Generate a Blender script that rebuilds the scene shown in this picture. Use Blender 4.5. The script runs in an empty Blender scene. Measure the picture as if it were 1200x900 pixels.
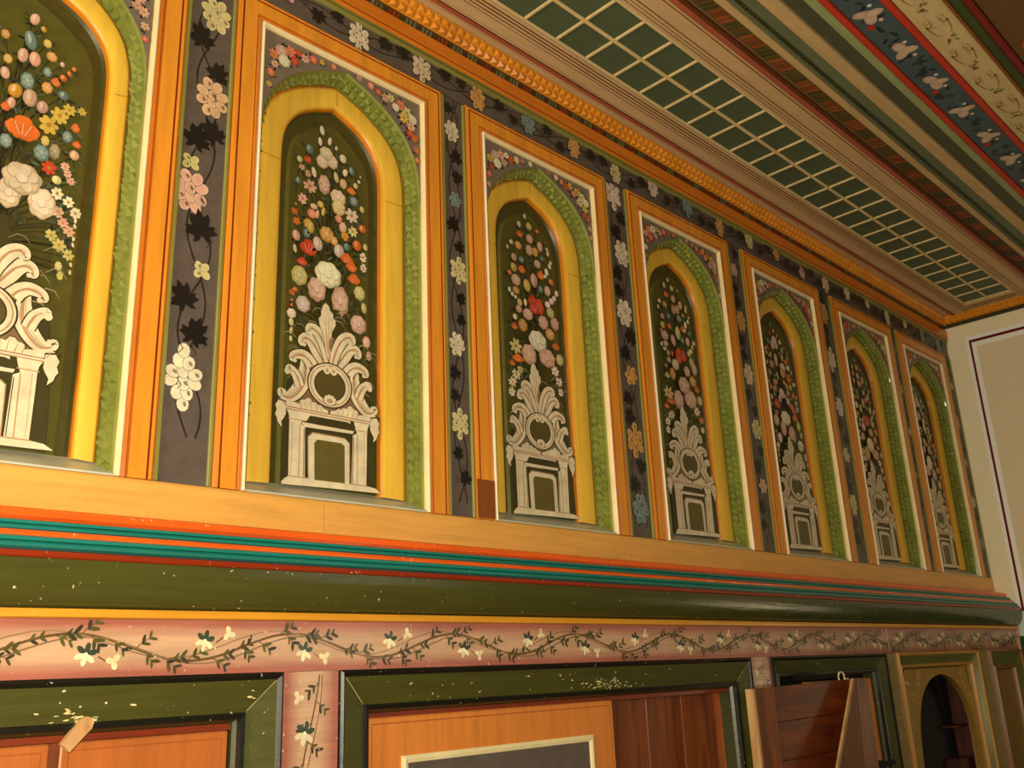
import bpy, math, random
from mathutils import Matrix, Vector
# painted motifs in wall units: flowers (u, v, ru, rv, kind, colour), acanthus strokes, urn outlines
F1= [(0.0158,0.7611,0.0052,0.0082,'b','pk'),(0.0143,0.731,0.0065,0.0123,'b','bl'),(0.0082,0.7076,0.0056,0.0096,'b','pk'),(0.0213,0.7084,0.0063,0.0097,'b','pk'),(-0.0124,0.7257,0.005,0.0064,'r','yo'),(0.0326,0.7353,0.0048,0.0059,'r','ye'),(0.0264,0.7522,0.0032,0.004,'b','yo'),(0.0389,0.7201,0.0064,0.0066,'r','yo'),(-0.0066,0.6952,0.005,0.0063,'r','ye'),(-0.0076,0.676,0.005,0.0078,'b','pk'),(0.0362,0.6976,0.0048,0.0065,'r','bl'),(0.0161,0.6763,0.0077,0.0111,'r','bl'),(0.0512,0.7152,0.0027,0.0033,'b','pk'),(0.065,0.7149,0.0028,0.0033,'b','or'),(0.0601,0.7063,0.0027,0.004,'b','or'),(0.0539,0.6975,0.0041,0.0046,'b','or'),(0.0464,0.6882,0.0048,0.0065,'p','or'),(0.0378,0.6765,0.0063,0.0077,'r','yo'),(0.0049,0.6579,0.0075,0.0093,'b','yo'),(0.021,0.6555,0.0077,0.0113,'b','pk'),(0.0352,0.6493,0.0063,0.0082,'b','pk'),(0.0024,0.6405,0.0045,0.0077,'b','pk'),(-0.0028,0.6334,0.0049,0.0061,'p','or'),(0.0562,0.6741,0.006,0.0058,'b','bl'),(0.0548,0.6463,0.0102,0.0115,'d','ye'),(0.0648,0.6584,0.0076,0.0081,'d','ye'),(0.0787,0.6621,0.0056,0.0052,'d','ye'),(0.0441,0.6294,0.0111,0.0132,'d','ye'),(0.0176,0.6134,0.0178,0.0166,'p','or'),(0.0423,0.6075,0.0047,0.0068,'r','ye'),(0.0734,0.6369,0.0049,0.0064,'p','or'),(0.0656,0.622,0.0059,0.008,'r','bl'),(0.0766,0.6159,0.0049,0.0048,'p','or'),(0.002,0.591,0.0069,0.009,'r','bl'),(0.04,0.5905,0.0088,0.0105,'r','bl'),(0.0536,0.5975,0.0063,0.0106,'r','tn'),(0.0752,0.6012,0.0054,0.0063,'b','pe'),(0.0497,0.575,0.0084,0.0092,'d','rd'),(0.0666,0.5832,0.0054,0.0056,'d','pk'),(0.0702,0.5748,0.0048,0.0056,'d','pk'),(0.0746,0.5668,0.0054,0.005,'d','pk'),(0.0591,0.5626,0.0053,0.0055,'b','cy'),(0.0465,0.5282,0.015,0.0193,'r','pc'),(0.0114,0.5296,0.0135,0.0188,'r','pc'),(0.0232,0.5508,0.0215,0.0198,'r','pc'),(0.0613,0.546,0.0068,0.0086,'d','wh'),(0.0743,0.5395,0.0064,0.0074,'d','wh'),(0.0644,0.5235,0.0063,0.0073,'d','wh'),(0.0839,0.5285,0.0059,0.0074,'d','wh'),(0.0643,0.5242,0.0061,0.007,'d','pk'),(0.0709,0.512,0.0061,0.007,'d','pk'),(0.0783,0.5036,0.0068,0.007,'d','pk'),(0.0598,0.493,0.0066,0.0076,'d','yg'),(0.0693,0.4836,0.0079,0.0083,'d','yg'),(0.0802,0.4746,0.0067,0.0069,'d','yg'),(0.0829,0.5276,0.0062,0.0071,'d','wh'),(0.0906,0.5185,0.0016,0.0032,'b','wh'),(0.0915,0.5115,0.0016,0.0032,'b','wh'),(0.0845,0.4955,0.0015,0.0031,'b','wh'),(0.0858,0.488,0.0015,0.0031,'b','wh'),(0.087,0.4635,0.0015,0.0031,'b','cy'),(0.0885,0.454,0.0015,0.0031,'b','cy'),(0.071,0.4578,0.0042,0.0061,'r','yg'),(0.0737,0.447,0.0036,0.0054,'r','yg'),(-0.0413,0.7084,0.0063,0.0097,'b','pk'),(-0.0526,0.7353,0.0048,0.0059,'r','ye'),(-0.0464,0.7522,0.0032,0.004,'b','yo'),(-0.0589,0.7201,0.0064,0.0066,'r','yo'),(-0.0562,0.6976,0.0048,0.0065,'r','bl'),(-0.0712,0.7152,0.0027,0.0033,'b','pk'),(-0.085,0.7149,0.0028,0.0033,'b','or'),(-0.0801,0.7063,0.0027,0.004,'b','or'),(-0.0739,0.6975,0.0041,0.0046,'b','or'),(-0.0664,0.6882,0.0048,0.0065,'p','or'),(-0.0578,0.6765,0.0063,0.0077,'r','yo'),(-0.041,0.6555,0.0077,0.0113,'b','pk'),(-0.0552,0.6493,0.0063,0.0082,'b','pk'),(-0.0762,0.6741,0.006,0.0058,'b','bl'),(-0.0748,0.6463,0.0102,0.0115,'d','ye'),(-0.0848,0.6584,0.0076,0.0081,'d','ye'),(-0.0987,0.6621,0.0056,0.0052,'d','ye'),(-0.0641,0.6294,0.0111,0.0132,'d','ye'),(-0.0623,0.6075,0.0047,0.0068,'r','ye'),(-0.0934,0.6369,0.0049,0.0064,'p','or'),(-0.0856,0.622,0.0059,0.008,'r','bl'),(-0.0966,0.6159,0.0049,0.0048,'p','or'),(-0.06,0.5905,0.0088,0.0105,'r','bl'),(-0.0736,0.5975,0.0063,0.0106,'r','tn'),(-0.0952,0.6012,0.0054,0.0063,'b','pe'),(-0.0697,0.575,0.0084,0.0092,'d','rd'),(-0.0866,0.5832,0.0054,0.0056,'d','pk'),(-0.0902,0.5748,0.0048,0.0056,'d','pk'),(-0.0946,0.5668,0.0054,0.005,'d','pk'),(-0.0791,0.5626,0.0053,0.0055,'b','cy'),(-0.0665,0.5282,0.015,0.0193,'r','pc'),(-0.0432,0.5508,0.0215,0.0198,'r','pc'),(-0.0813,0.546,0.0068,0.0086,'d','wh'),(-0.0943,0.5395,0.0064,0.0074,'d','wh'),(-0.0844,0.5235,0.0063,0.0073,'d','wh'),(-0.1039,0.5285,0.0059,0.0074,'d','wh'),(-0.0843,0.5242,0.0061,0.007,'d','pk'),(-0.0909,0.512,0.0061,0.007,'d','pk'),(-0.0983,0.5036,0.0068,0.007,'d','pk'),(-0.0798,0.493,0.0066,0.0076,'d','yg'),(-0.0893,0.4836,0.0079,0.0083,'d','yg'),(-0.1002,0.4746,0.0067,0.0069,'d','yg'),(-0.1029,0.5276,0.0062,0.0071,'d','wh'),(-0.1106,0.5185,0.0016,0.0032,'b','wh'),(-0.1115,0.5115,0.0016,0.0032,'b','wh'),(-0.1045,0.4955,0.0015,0.0031,'b','wh'),(-0.1058,0.488,0.0015,0.0031,'b','wh'),(-0.107,0.4635,0.0015,0.0031,'b','cy'),(-0.1085,0.454,0.0015,0.0031,'b','cy'),(-0.091,0.4578,0.0042,0.0061,'r','yg'),(-0.0937,0.447,0.0036,0.0054,'r','yg')]
F2= [(-0.0188,0.7803,0.0041,0.0078,'b','cr'),(-0.0218,0.7604,0.0034,0.0071,'b','cr'),(-0.0052,0.7672,0.0033,0.0072,'b','cr'),(0.0063,0.7602,0.0024,0.004,'b','cr'),(-0.0555,0.7179,0.0048,0.0053,'b','cy'),(-0.0395,0.7406,0.0063,0.0076,'b','bl'),(-0.0423,0.722,0.0062,0.006,'d','rd'),(-0.0175,0.7284,0.0103,0.0109,'r','pc'),(-0.0003,0.7341,0.0098,0.0111,'r','pc'),(-0.011,0.7443,0.0116,0.011,'r','pc'),(0.0184,0.747,0.006,0.0072,'b','cr'),(-0.0518,0.7064,0.0055,0.0047,'d','pe'),(-0.0416,0.6995,0.0055,0.006,'d','pe'),(-0.0317,0.7055,0.004,0.0082,'b','cr'),(0.0224,0.7249,0.0043,0.0067,'b','cr'),(0.0067,0.7113,0.0042,0.0088,'b','cy'),(0.0338,0.7322,0.0048,0.0067,'b','bl'),(-0.0577,0.6828,0.0039,0.0059,'b','bl'),(-0.0378,0.6806,0.0111,0.0106,'d','pk'),(-0.0139,0.6915,0.0103,0.0162,'r','lp'),(0.0191,0.7048,0.0066,0.0084,'r','pe'),(0.0411,0.7096,0.0044,0.0049,'b','cy'),(0.0471,0.7185,0.0027,0.0029,'b','cr'),(0.0497,0.7278,0.0017,0.0018,'b','cr'),(0.0335,0.6979,0.0077,0.0062,'p','or'),(-0.0498,0.6561,0.0078,0.0088,'d','pk'),(0.0101,0.6796,0.0136,0.0119,'r','pc'),(0.0116,0.6627,0.0117,0.013,'r','cy'),(0.0378,0.6824,0.0077,0.0079,'r','bl'),(0.0341,0.6574,0.0114,0.012,'d','wp'),(0.0527,0.6736,0.0044,0.0057,'b','cy'),(-0.0607,0.6439,0.0017,0.0025,'b','or'),(-0.0625,0.6319,0.006,0.0057,'d','or'),(-0.0588,0.618,0.0064,0.0061,'d','or'),(-0.0343,0.6373,0.0079,0.0075,'r','sa'),(-0.0313,0.6499,0.0062,0.0046,'r','pe'),(-0.0203,0.657,0.0056,0.0053,'r','ye'),(-0.0255,0.6393,0.0031,0.0073,'b','pe'),(-0.0156,0.6469,0.0031,0.0074,'b','ye'),(-0.0404,0.6196,0.0076,0.0082,'r','yo'),(0.0108,0.6441,0.0065,0.0064,'r','sa'),(-0.0591,0.5956,0.0064,0.0081,'b','lp'),(-0.0421,0.6041,0.0061,0.0072,'r','bl'),(-0.0605,0.5748,0.0029,0.0064,'b','cr'),(-0.0359,0.6154,0.0055,0.0093,'b','ye'),(-0.0091,0.6127,0.0124,0.0125,'r','yo'),(0.0035,0.6062,0.0064,0.0073,'r','yo'),(0.018,0.6321,0.0065,0.009,'r','pk'),(0.0356,0.6314,0.0085,0.0086,'d','cy'),(0.0523,0.6411,0.0068,0.0065,'b','or'),(0.0217,0.6194,0.007,0.0081,'d','yo'),(-0.0393,0.5824,0.0134,0.0132,'p','rd'),(-0.0243,0.5933,0.0079,0.0107,'b','li'),(0.0118,0.5929,0.0087,0.0105,'b','li'),(0.0248,0.6033,0.0051,0.0063,'b','bl'),(0.043,0.6111,0.0076,0.0081,'b','or'),(0.0578,0.6129,0.0039,0.0056,'b','cy'),(0.0539,0.5951,0.0062,0.0086,'d','wp'),(0.0545,0.5782,0.0057,0.0077,'d','wp'),(-0.0493,0.5581,0.0081,0.0064,'p','rd'),(-0.0529,0.536,0.0131,0.0148,'r','yg'),(0.0246,0.5842,0.0104,0.0088,'p','or'),(0.0329,0.574,0.0089,0.0094,'p','or'),(0.0378,0.5555,0.0105,0.0088,'p','or'),(-0.0246,0.5229,0.0152,0.0184,'r','lp'),(0.0143,0.5151,0.0147,0.0234,'r','lp'),(-0.0066,0.5502,0.0224,0.02,'r','wh'),(0.0474,0.5362,0.0099,0.0114,'r','yg'),(-0.0655,0.5079,0.0051,0.0048,'d','or'),(-0.0595,0.5134,0.0041,0.0035,'b','or'),(-0.0713,0.4966,0.002,0.0027,'b','or'),(-0.0731,0.4894,0.002,0.0027,'b','or'),(-0.0463,0.4954,0.0116,0.0121,'r','li'),(-0.0644,0.4772,0.0072,0.0073,'r','wp'),(-0.0732,0.4646,0.004,0.006,'b','cy'),(-0.0762,0.4525,0.0028,0.0053,'b','cy'),(-0.0777,0.4409,0.0024,0.0045,'b','cy'),(0.0456,0.4872,0.014,0.0143,'r','lp'),(0.0598,0.4635,0.007,0.0091,'r','pk'),(0.0694,0.4433,0.0047,0.0071,'b','pk'),(0.0547,0.5145,0.0047,0.0083,'b','yg')]
F3= [(-0.0073,0.7851,0.004,0.0054,'b','cr'),(-0.0231,0.7648,0.0049,0.0061,'b','cr'),(0.0023,0.7683,0.008,0.0077,'r','ye'),(-0.0229,0.7451,0.0078,0.0068,'p','or'),(0.0234,0.765,0.0051,0.0039,'b','or'),(0.0022,0.7438,0.009,0.0092,'r','lp'),(-0.0454,0.7232,0.0048,0.0045,'b','cr'),(-0.0554,0.711,0.0028,0.0044,'b','cr'),(-0.0281,0.7217,0.0087,0.0082,'r','yo'),(-0.0008,0.7206,0.009,0.0106,'r','lp'),(0.0144,0.7215,0.0091,0.0092,'r','yo'),(0.0278,0.7361,0.0072,0.01,'r','pk'),(0.0464,0.7362,0.0036,0.0039,'b','cr'),(0.0483,0.7281,0.0041,0.0054,'b','cr'),(-0.0405,0.6949,0.0067,0.0074,'b','lp'),(-0.0225,0.6956,0.0078,0.0067,'r','te'),(0.0188,0.699,0.0091,0.0083,'r','lp'),(-0.0426,0.6752,0.0076,0.0088,'b','ye'),(-0.0227,0.6766,0.0087,0.0081,'p','or'),(0.0321,0.7131,0.0051,0.0054,'b','te'),(-0.0535,0.6624,0.0056,0.0051,'b','or'),(0.0257,0.6789,0.0091,0.009,'p','or'),(0.0414,0.6897,0.0051,0.0076,'b','wh'),(0.0505,0.7035,0.0041,0.0054,'b','wh'),(0.0536,0.7108,0.0031,0.0039,'b','wh'),(0.0367,0.6798,0.0041,0.0038,'b','wh'),(-0.0392,0.6522,0.0114,0.0109,'r','lp'),(0.0066,0.664,0.0089,0.0134,'b','lp'),(-0.0121,0.649,0.0088,0.0117,'b','ye'),(0.0517,0.6729,0.0072,0.0061,'b','or'),(0.0228,0.6513,0.007,0.0074,'r','te'),(0.0401,0.6524,0.0081,0.0098,'r','pk'),(-0.0404,0.6323,0.0085,0.0072,'r','yo'),(-0.0566,0.6296,0.0037,0.005,'b','wh'),(-0.0502,0.6226,0.0037,0.0043,'b','wh'),(-0.0425,0.6194,0.0038,0.0036,'b','wh'),(0.0004,0.6219,0.0118,0.0124,'p','rd'),(0.0163,0.6152,0.0119,0.0161,'p','rd'),(0.0029,0.61,0.0118,0.0124,'p','rd'),(0.0638,0.6532,0.0052,0.0061,'b','wp'),(0.0568,0.6422,0.0051,0.0053,'b','wp'),(0.0487,0.6345,0.0061,0.006,'b','wp'),(0.0381,0.6252,0.0071,0.0067,'r','wp'),(-0.0333,0.6113,0.0066,0.0072,'r','ye'),(-0.0195,0.6149,0.0038,0.0072,'b','cr'),(-0.0147,0.5938,0.0125,0.0108,'r','pk'),(0.0435,0.6113,0.0101,0.0104,'r','yg'),(-0.0369,0.5981,0.0075,0.0071,'r','lp'),(-0.047,0.5816,0.0056,0.0056,'b','cr'),(-0.0499,0.5637,0.0074,0.007,'p','or'),(-0.0288,0.5704,0.0113,0.012,'r','yo'),(0.0231,0.5876,0.0129,0.0131,'r','lp'),(0.0529,0.592,0.0112,0.0125,'r','lp'),(0.0388,0.5689,0.012,0.0109,'r','yo'),(-0.0487,0.5281,0.0148,0.0131,'d','cy'),(-0.0172,0.5197,0.018,0.0188,'r','lp'),(0.028,0.5225,0.0208,0.0171,'r','lp'),(0.0059,0.549,0.0225,0.0192,'r','wh'),(0.052,0.5488,0.0091,0.0072,'p','or'),(-0.0454,0.5068,0.0129,0.0075,'p','or'),(-0.0596,0.4955,0.0072,0.0054,'p','or'),(0.06,0.5257,0.0101,0.0108,'r','yg'),(0.0458,0.5018,0.01,0.0092,'d','wp'),(0.0542,0.4843,0.009,0.0085,'d','wp'),(0.0576,0.4659,0.007,0.0077,'d','wp'),(-0.0517,0.4771,0.0109,0.0088,'d','wh'),(-0.0614,0.462,0.0099,0.008,'d','wh'),(-0.0668,0.4446,0.008,0.0079,'d','wh'),(-0.0421,0.4874,0.0073,0.0061,'d','cy')]
ST= [[(-0.0046,0.416,0.0035),(-0.0105,0.438,0.0047),(-0.0196,0.4553,0.0052),(-0.0283,0.4626,0.0047),(-0.0358,0.4628,0.0038),(-0.0386,0.4571,0.0024),(-0.0339,0.4555,0.0014)],[(-0.011,0.4147,0.004),(-0.0222,0.4315,0.0061),(-0.032,0.4438,0.0054),(-0.0416,0.4474,0.0043),(-0.0478,0.4435,0.0033),(-0.0484,0.4382,0.0024),(-0.0434,0.437,0.0012)],[(-0.03,0.4089,0.0059),(-0.0355,0.4163,0.0054),(-0.0439,0.4215,0.0047),(-0.0532,0.421,0.004),(-0.0603,0.4176,0.0033),(-0.0619,0.4131,0.0024),(-0.057,0.4114,0.0012)],[(-0.0438,0.4155,0.0028),(-0.0418,0.4008,0.0052),(-0.0448,0.3834,0.0066),(-0.0535,0.3688,0.0059),(-0.0652,0.3594,0.0047),(-0.0752,0.3616,0.0035),(-0.077,0.3667,0.0026),(-0.0719,0.3664,0.0012)],[(-0.0487,0.3771,0.0043),(-0.0532,0.3892,0.0043),(-0.0585,0.3956,0.0038),(-0.0657,0.3993,0.0033),(-0.0679,0.3946,0.0019)]]
MO= {'leaf': [(-0.0078,0.5056),(-0.012,0.5005),(-0.0146,0.4909),(-0.0143,0.4851),(-0.0181,0.4802),(-0.0168,0.4717),(-0.0122,0.461),(-0.0075,0.4464),(-0.0037,0.422),(-0.001,0.4479),(0.0042,0.4648),(0.0095,0.476),(0.0089,0.4838),(0.0055,0.485),(0.0052,0.4919),(0.0002,0.4957),(-0.0022,0.5021)],'ring': [[(-0.0029,0.3867)],[(-0.0356,0.3852)],[(0.0314,0.3923)],[(-0.0035,0.4163)],[(0.001,0.3579)]],'shell': [(-0.0014,0.3678)],'swag': [(-0.0707,0.3455),(-0.0818,0.3534),(-0.0751,0.3574),(-0.0469,0.3523),(-0.048,0.3567),(-0.045,0.3591),(-0.0406,0.3595),(-0.037,0.3633),(-0.0318,0.3633),(-0.0285,0.3583),(-0.0234,0.3592),(-0.0201,0.3561),(-0.0149,0.3561),(-0.0095,0.3523),(-0.002,0.3508),(-0.003,0.3463),(-0.0446,0.3463)],'drop': [(-0.0693,0.3511),(-0.0683,0.336),(-0.0711,0.3302),(-0.0748,0.3248),(-0.0739,0.3173),(-0.0796,0.3226),(-0.0818,0.3293),(-0.0843,0.3333),(-0.0822,0.3399),(-0.0844,0.3458),(-0.0798,0.3529)],'cornice': [(-0.0691,0.3461),(-0.0009,0.3467),(0.0673,0.346),(0.0666,0.3424),(-0.0008,0.343),(-0.0682,0.3427)],'capL': [(-0.0682,0.343),(-0.0409,0.343),(-0.0441,0.331),(-0.0461,0.3294),(-0.0632,0.3302),(-0.0644,0.3367)],'capR': [(0.0313,0.3418),(0.0666,0.3424),(0.0621,0.3365),(0.0615,0.3294),(0.0386,0.3272),(0.0352,0.3314)],'colL': [(-0.0632,0.3306),(-0.0451,0.3299),(-0.046,0.3261),(-0.0394,0.3226),(-0.0377,0.254),(-0.0624,0.2546),(-0.063,0.2985)],'colR': [(0.0368,0.3298),(0.0368,0.327),(0.0615,0.3294),(0.0612,0.2542),(0.0388,0.2531)],'rail': [(-0.0415,0.3429),(0.0318,0.3417),(0.0329,0.3383),(0.0274,0.3397),(-0.0321,0.3393),(-0.037,0.3312),(-0.0451,0.3295)],'lintel': [(-0.0461,0.3286),(0.0386,0.3286),(0.0369,0.3245),(-0.0398,0.3226)],'inner': [(-0.032,0.2535),(-0.0337,0.31),(-0.0273,0.316),(0.0234,0.3156),(0.0309,0.3102),(0.0318,0.2536),(0.0245,0.2546),(0.0236,0.3054),(0.0181,0.3089),(-0.0199,0.3084),(-0.0245,0.3032),(-0.0231,0.2539)],'pane': [(-0.0245,0.3032),(-0.0199,0.3084),(0.0181,0.3089),(0.0236,0.3054),(0.0245,0.2546),(-0.0231,0.2539)],'base': [(-0.0727,0.246),(-0.0671,0.2518),(-0.0614,0.2547),(0.0617,0.2547),(0.0752,0.253),(0.0854,0.247),(0.0014,0.2454),(-0.0716,0.2432)]}
R0 = random.Random(7)
SC = bpy.context.scene
COL = SC.collection
S = 1.8            # metres per wall distance unit
EYE = 1.6          # eye height of the photographer
FLOOR = -EYE / S

# ------------------------------------------------------------------ colours
def lin(h):
    h = h.lstrip('#'); r = []
    for i in (0, 2, 4):
        c = int(h[i:i+2], 16) / 255
        r.append(c / 12.92 if c <= .04045 else ((c + .055) / 1.055) ** 2.4)
    return tuple(r)
def mix(a, b, t): return tuple(a[i] * (1 - t) + b[i] * t for i in range(3))
def jit(c, a, rnd=R0):
    k = 1 + rnd.uniform(-a, a)
    return tuple(max(0, x * k * (1 + rnd.uniform(-a, a) * .4)) for x in c)
K = {k: lin(v) for k, v in dict(
    orange='E8962C', orange2='DA7C1C', redline='8E3212', green='8A8440', white='E8DAB2', grey='786B5C', purple='60554C',
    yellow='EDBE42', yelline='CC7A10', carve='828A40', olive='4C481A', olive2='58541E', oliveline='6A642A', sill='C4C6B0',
    board='E2A850', vermil='F0641E', teal='17857A', brick='8C2E12', cove='4A4A1E', mustard='DE9B2C', pink='AC6C5E', tan='CBA482',
    ebony='191812', leaf='1C1814', urn='E4D6B2', urnsh='BC9068', darkolive='3A3219', pane='6B5E2C',
    door='D98436', doorrim='A5521E', cream='E9DCA8', carvedor='DE8E28', ceilt='C9A878', ceilline='6E3B1C', lat='D8BE86', latg='4E5C42',
    redroll='A8583C', cgreen='667050', tancl='C4A672', dkgreen='33381C', palegreen='97A06A', cred='C23A22', blue='46585A', ccream='CDB880', cbrown='8A5020',
    dkred='7E1F16', cfloral='6A4A24', wallc='EEE2BC', wallin='E2D2AE', lilac='F0F2E4', wine='6E1222', plank='7A3414', goldpanel='A67C2E').items()}
FC = {k: lin(v) for k, v in dict(cr='EBD9B4', cy='DFCE8A', bl='6E8A86', rd='D84A2C', pc='E6CBA8', lp='D9A68E', pe='E4B484', pk='E3AE94', wp='F0D6C0',
    li='D8C0B4', **{'or': 'E4702A'}, sa='E08460', ye='D9B850', yo='DB9A38', yg='CFC272', wh='F2E6C0', te='4E7F6E', tn='A88E64').items()}

# ------------------------------------------------------------------ materials
def nt(name):
    m = bpy.data.materials.new(name); m.use_nodes = True
    t = m.node_tree; b = t.nodes['Principled BSDF']
    return m, t, b
def paint_mat(name, rough=.34, vary=.16, scale=9, stretch=(1, 1, 1), bump=.12, chip=.0, spec=.5):
    """hand-laid oil paint: the colour of each painted face, mottled, with tiny chips"""
    m, t, b = nt(name); N = t.nodes; L = t.links
    at = N.new('ShaderNodeAttribute'); at.attribute_name = 'paint'
    tc = N.new('ShaderNodeTexCoord'); mp = N.new('ShaderNodeMapping'); mp.inputs['Scale'].default_value = stretch
    L.new(tc.outputs['Object'], mp.inputs['Vector'])
    nz = N.new('ShaderNodeTexNoise'); nz.inputs['Scale'].default_value = scale; nz.inputs['Detail'].default_value = 8; nz.inputs['Roughness'].default_value = .62
    L.new(mp.outputs[0], nz.inputs['Vector'])
    mr = N.new('ShaderNodeMapRange'); mr.inputs[1].default_value = .25; mr.inputs[2].default_value = .75
    mr.inputs[3].default_value = 1 - vary; mr.inputs[4].default_value = 1 + vary * .6
    L.new(nz.outputs['Fac'], mr.inputs[0])
    mu = N.new('ShaderNodeVectorMath'); mu.operation = 'SCALE'
    L.new(at.outputs['Color'], mu.inputs[0]); L.new(mr.outputs[0], mu.inputs['Scale'])
    last = mu.outputs[0]
    if chip:
        n2 = N.new('ShaderNodeTexNoise'); n2.inputs['Scale'].default_value = 95; n2.inputs['Detail'].default_value = 4
        L.new(tc.outputs['Object'], n2.inputs['Vector'])
        cr = N.new('ShaderNodeMapRange'); cr.inputs[1].default_value = .74 - chip; cr.inputs[2].default_value = .78 - chip
        L.new(n2.outputs['Fac'], cr.inputs[0])
        mx = N.new('ShaderNodeMix'); mx.data_type = 'RGBA'; mx.inputs[7].default_value = (.72, .60, .40, 1)
        L.new(cr.outputs[0], mx.inputs[0]); L.new(last, mx.inputs[6]); last = mx.outputs[2]
    L.new(last, b.inputs['Base Color'])
    b.inputs['Roughness'].default_value = rough; b.inputs['Specular IOR Level'].default_value = spec
    if bump:
        bp = N.new('ShaderNodeBump'); bp.inputs['Strength'].default_value = bump; bp.inputs['Distance'].default_value = .004
        L.new(nz.outputs['Fac'], bp.inputs['Height']); L.new(bp.outputs[0], b.inputs['Normal'])
    return m
def wood_mat(name, c1, c2, stretch, rough=.45, scale=6):
    m, t, b = nt(name); N = t.nodes; L = t.links
    tc = N.new('ShaderNodeTexCoord'); mp = N.new('ShaderNodeMapping'); mp.inputs['Scale'].default_value = stretch
    L.new(tc.outputs['Object'], mp.inputs['Vector'])
    nz = N.new('ShaderNodeTexNoise'); nz.inputs['Scale'].default_value = scale; nz.inputs['Detail'].default_value = 9; nz.inputs['Distortion'].default_value = .8
    L.new(mp.outputs[0], nz.inputs['Vector'])
    rp = N.new('ShaderNodeValToRGB'); rp.color_ramp.elements[0].position = .3; rp.color_ramp.elements[1].position = .72
    rp.color_ramp.elements[0].color = lin(c1) + (1,); rp.color_ramp.elements[1].color = lin(c2) + (1,)
    L.new(nz.outputs['Fac'], rp.inputs[0]); L.new(rp.outputs[0], b.inputs['Base Color'])
    bp = N.new('ShaderNodeBump'); bp.inputs['Strength'].default_value = .2; bp.inputs['Distance'].default_value = .004
    L.new(nz.outputs['Fac'], bp.inputs['Height']); L.new(bp.outputs[0], b.inputs['Normal'])
    b.inputs['Roughness'].default_value = rough
    return m
M_PAINT = paint_mat('varnished_paint')
M_VERT = paint_mat('brushed_paint_upright', stretch=(5, 5, .5), vary=.22)
M_HORZ = paint_mat('brushed_paint_level', stretch=(.5, 5, 6), vary=.2, chip=.015)
M_WORN = paint_mat('worn_gloss_paint', stretch=(.5, 4, 7), vary=.22, chip=.045, rough=.2, bump=.3)
M_FRAME = paint_mat('cupboard_gloss', stretch=(.5, 4, 7), vary=.25, chip=.03, rough=.36, bump=.15, spec=.4)
M_PICT = paint_mat('picture_paint', scale=30, vary=.24, bump=.05, rough=.4)
M_CARVE = paint_mat('carved_gloss_paint', rough=.12, vary=.2, bump=.05)
M_CEIL = paint_mat('ceiling_paint', stretch=(.5, 4, 4), rough=.55, vary=.18, spec=.3)
M_PLASTER = paint_mat('limewash', rough=.85, vary=.05, scale=40, bump=.06, spec=.15)
M_WOODV = wood_mat('red_brown_plank_upright', '56240A', '944A12', (5, 5, .45))
M_WOODH = wood_mat('red_brown_plank_level', '451B07', '80380F', (.45, 5, 5))
M_WOODD = wood_mat('shaded_plank', '2A0E06', '5E260E', (5, 5, .45))  # darker copy of the upright plank, shade inside the arched cupboard put in
M_RAW = wood_mat('raw_plank_edge', 'A97B48', 'D3AC74', (4, 4, .6), .6)
M_DARK = wood_mat('cupboard_shade_and_bolt', '060403', '0C0705', (2, 2, 2), .8)  # near black puts the shade inside cupboards into the colour; bolt shares it
M_FLOOR = wood_mat('floor_planks', '4A2C16', '7A4E2A', (.4, 4, 1), .5)

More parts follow.
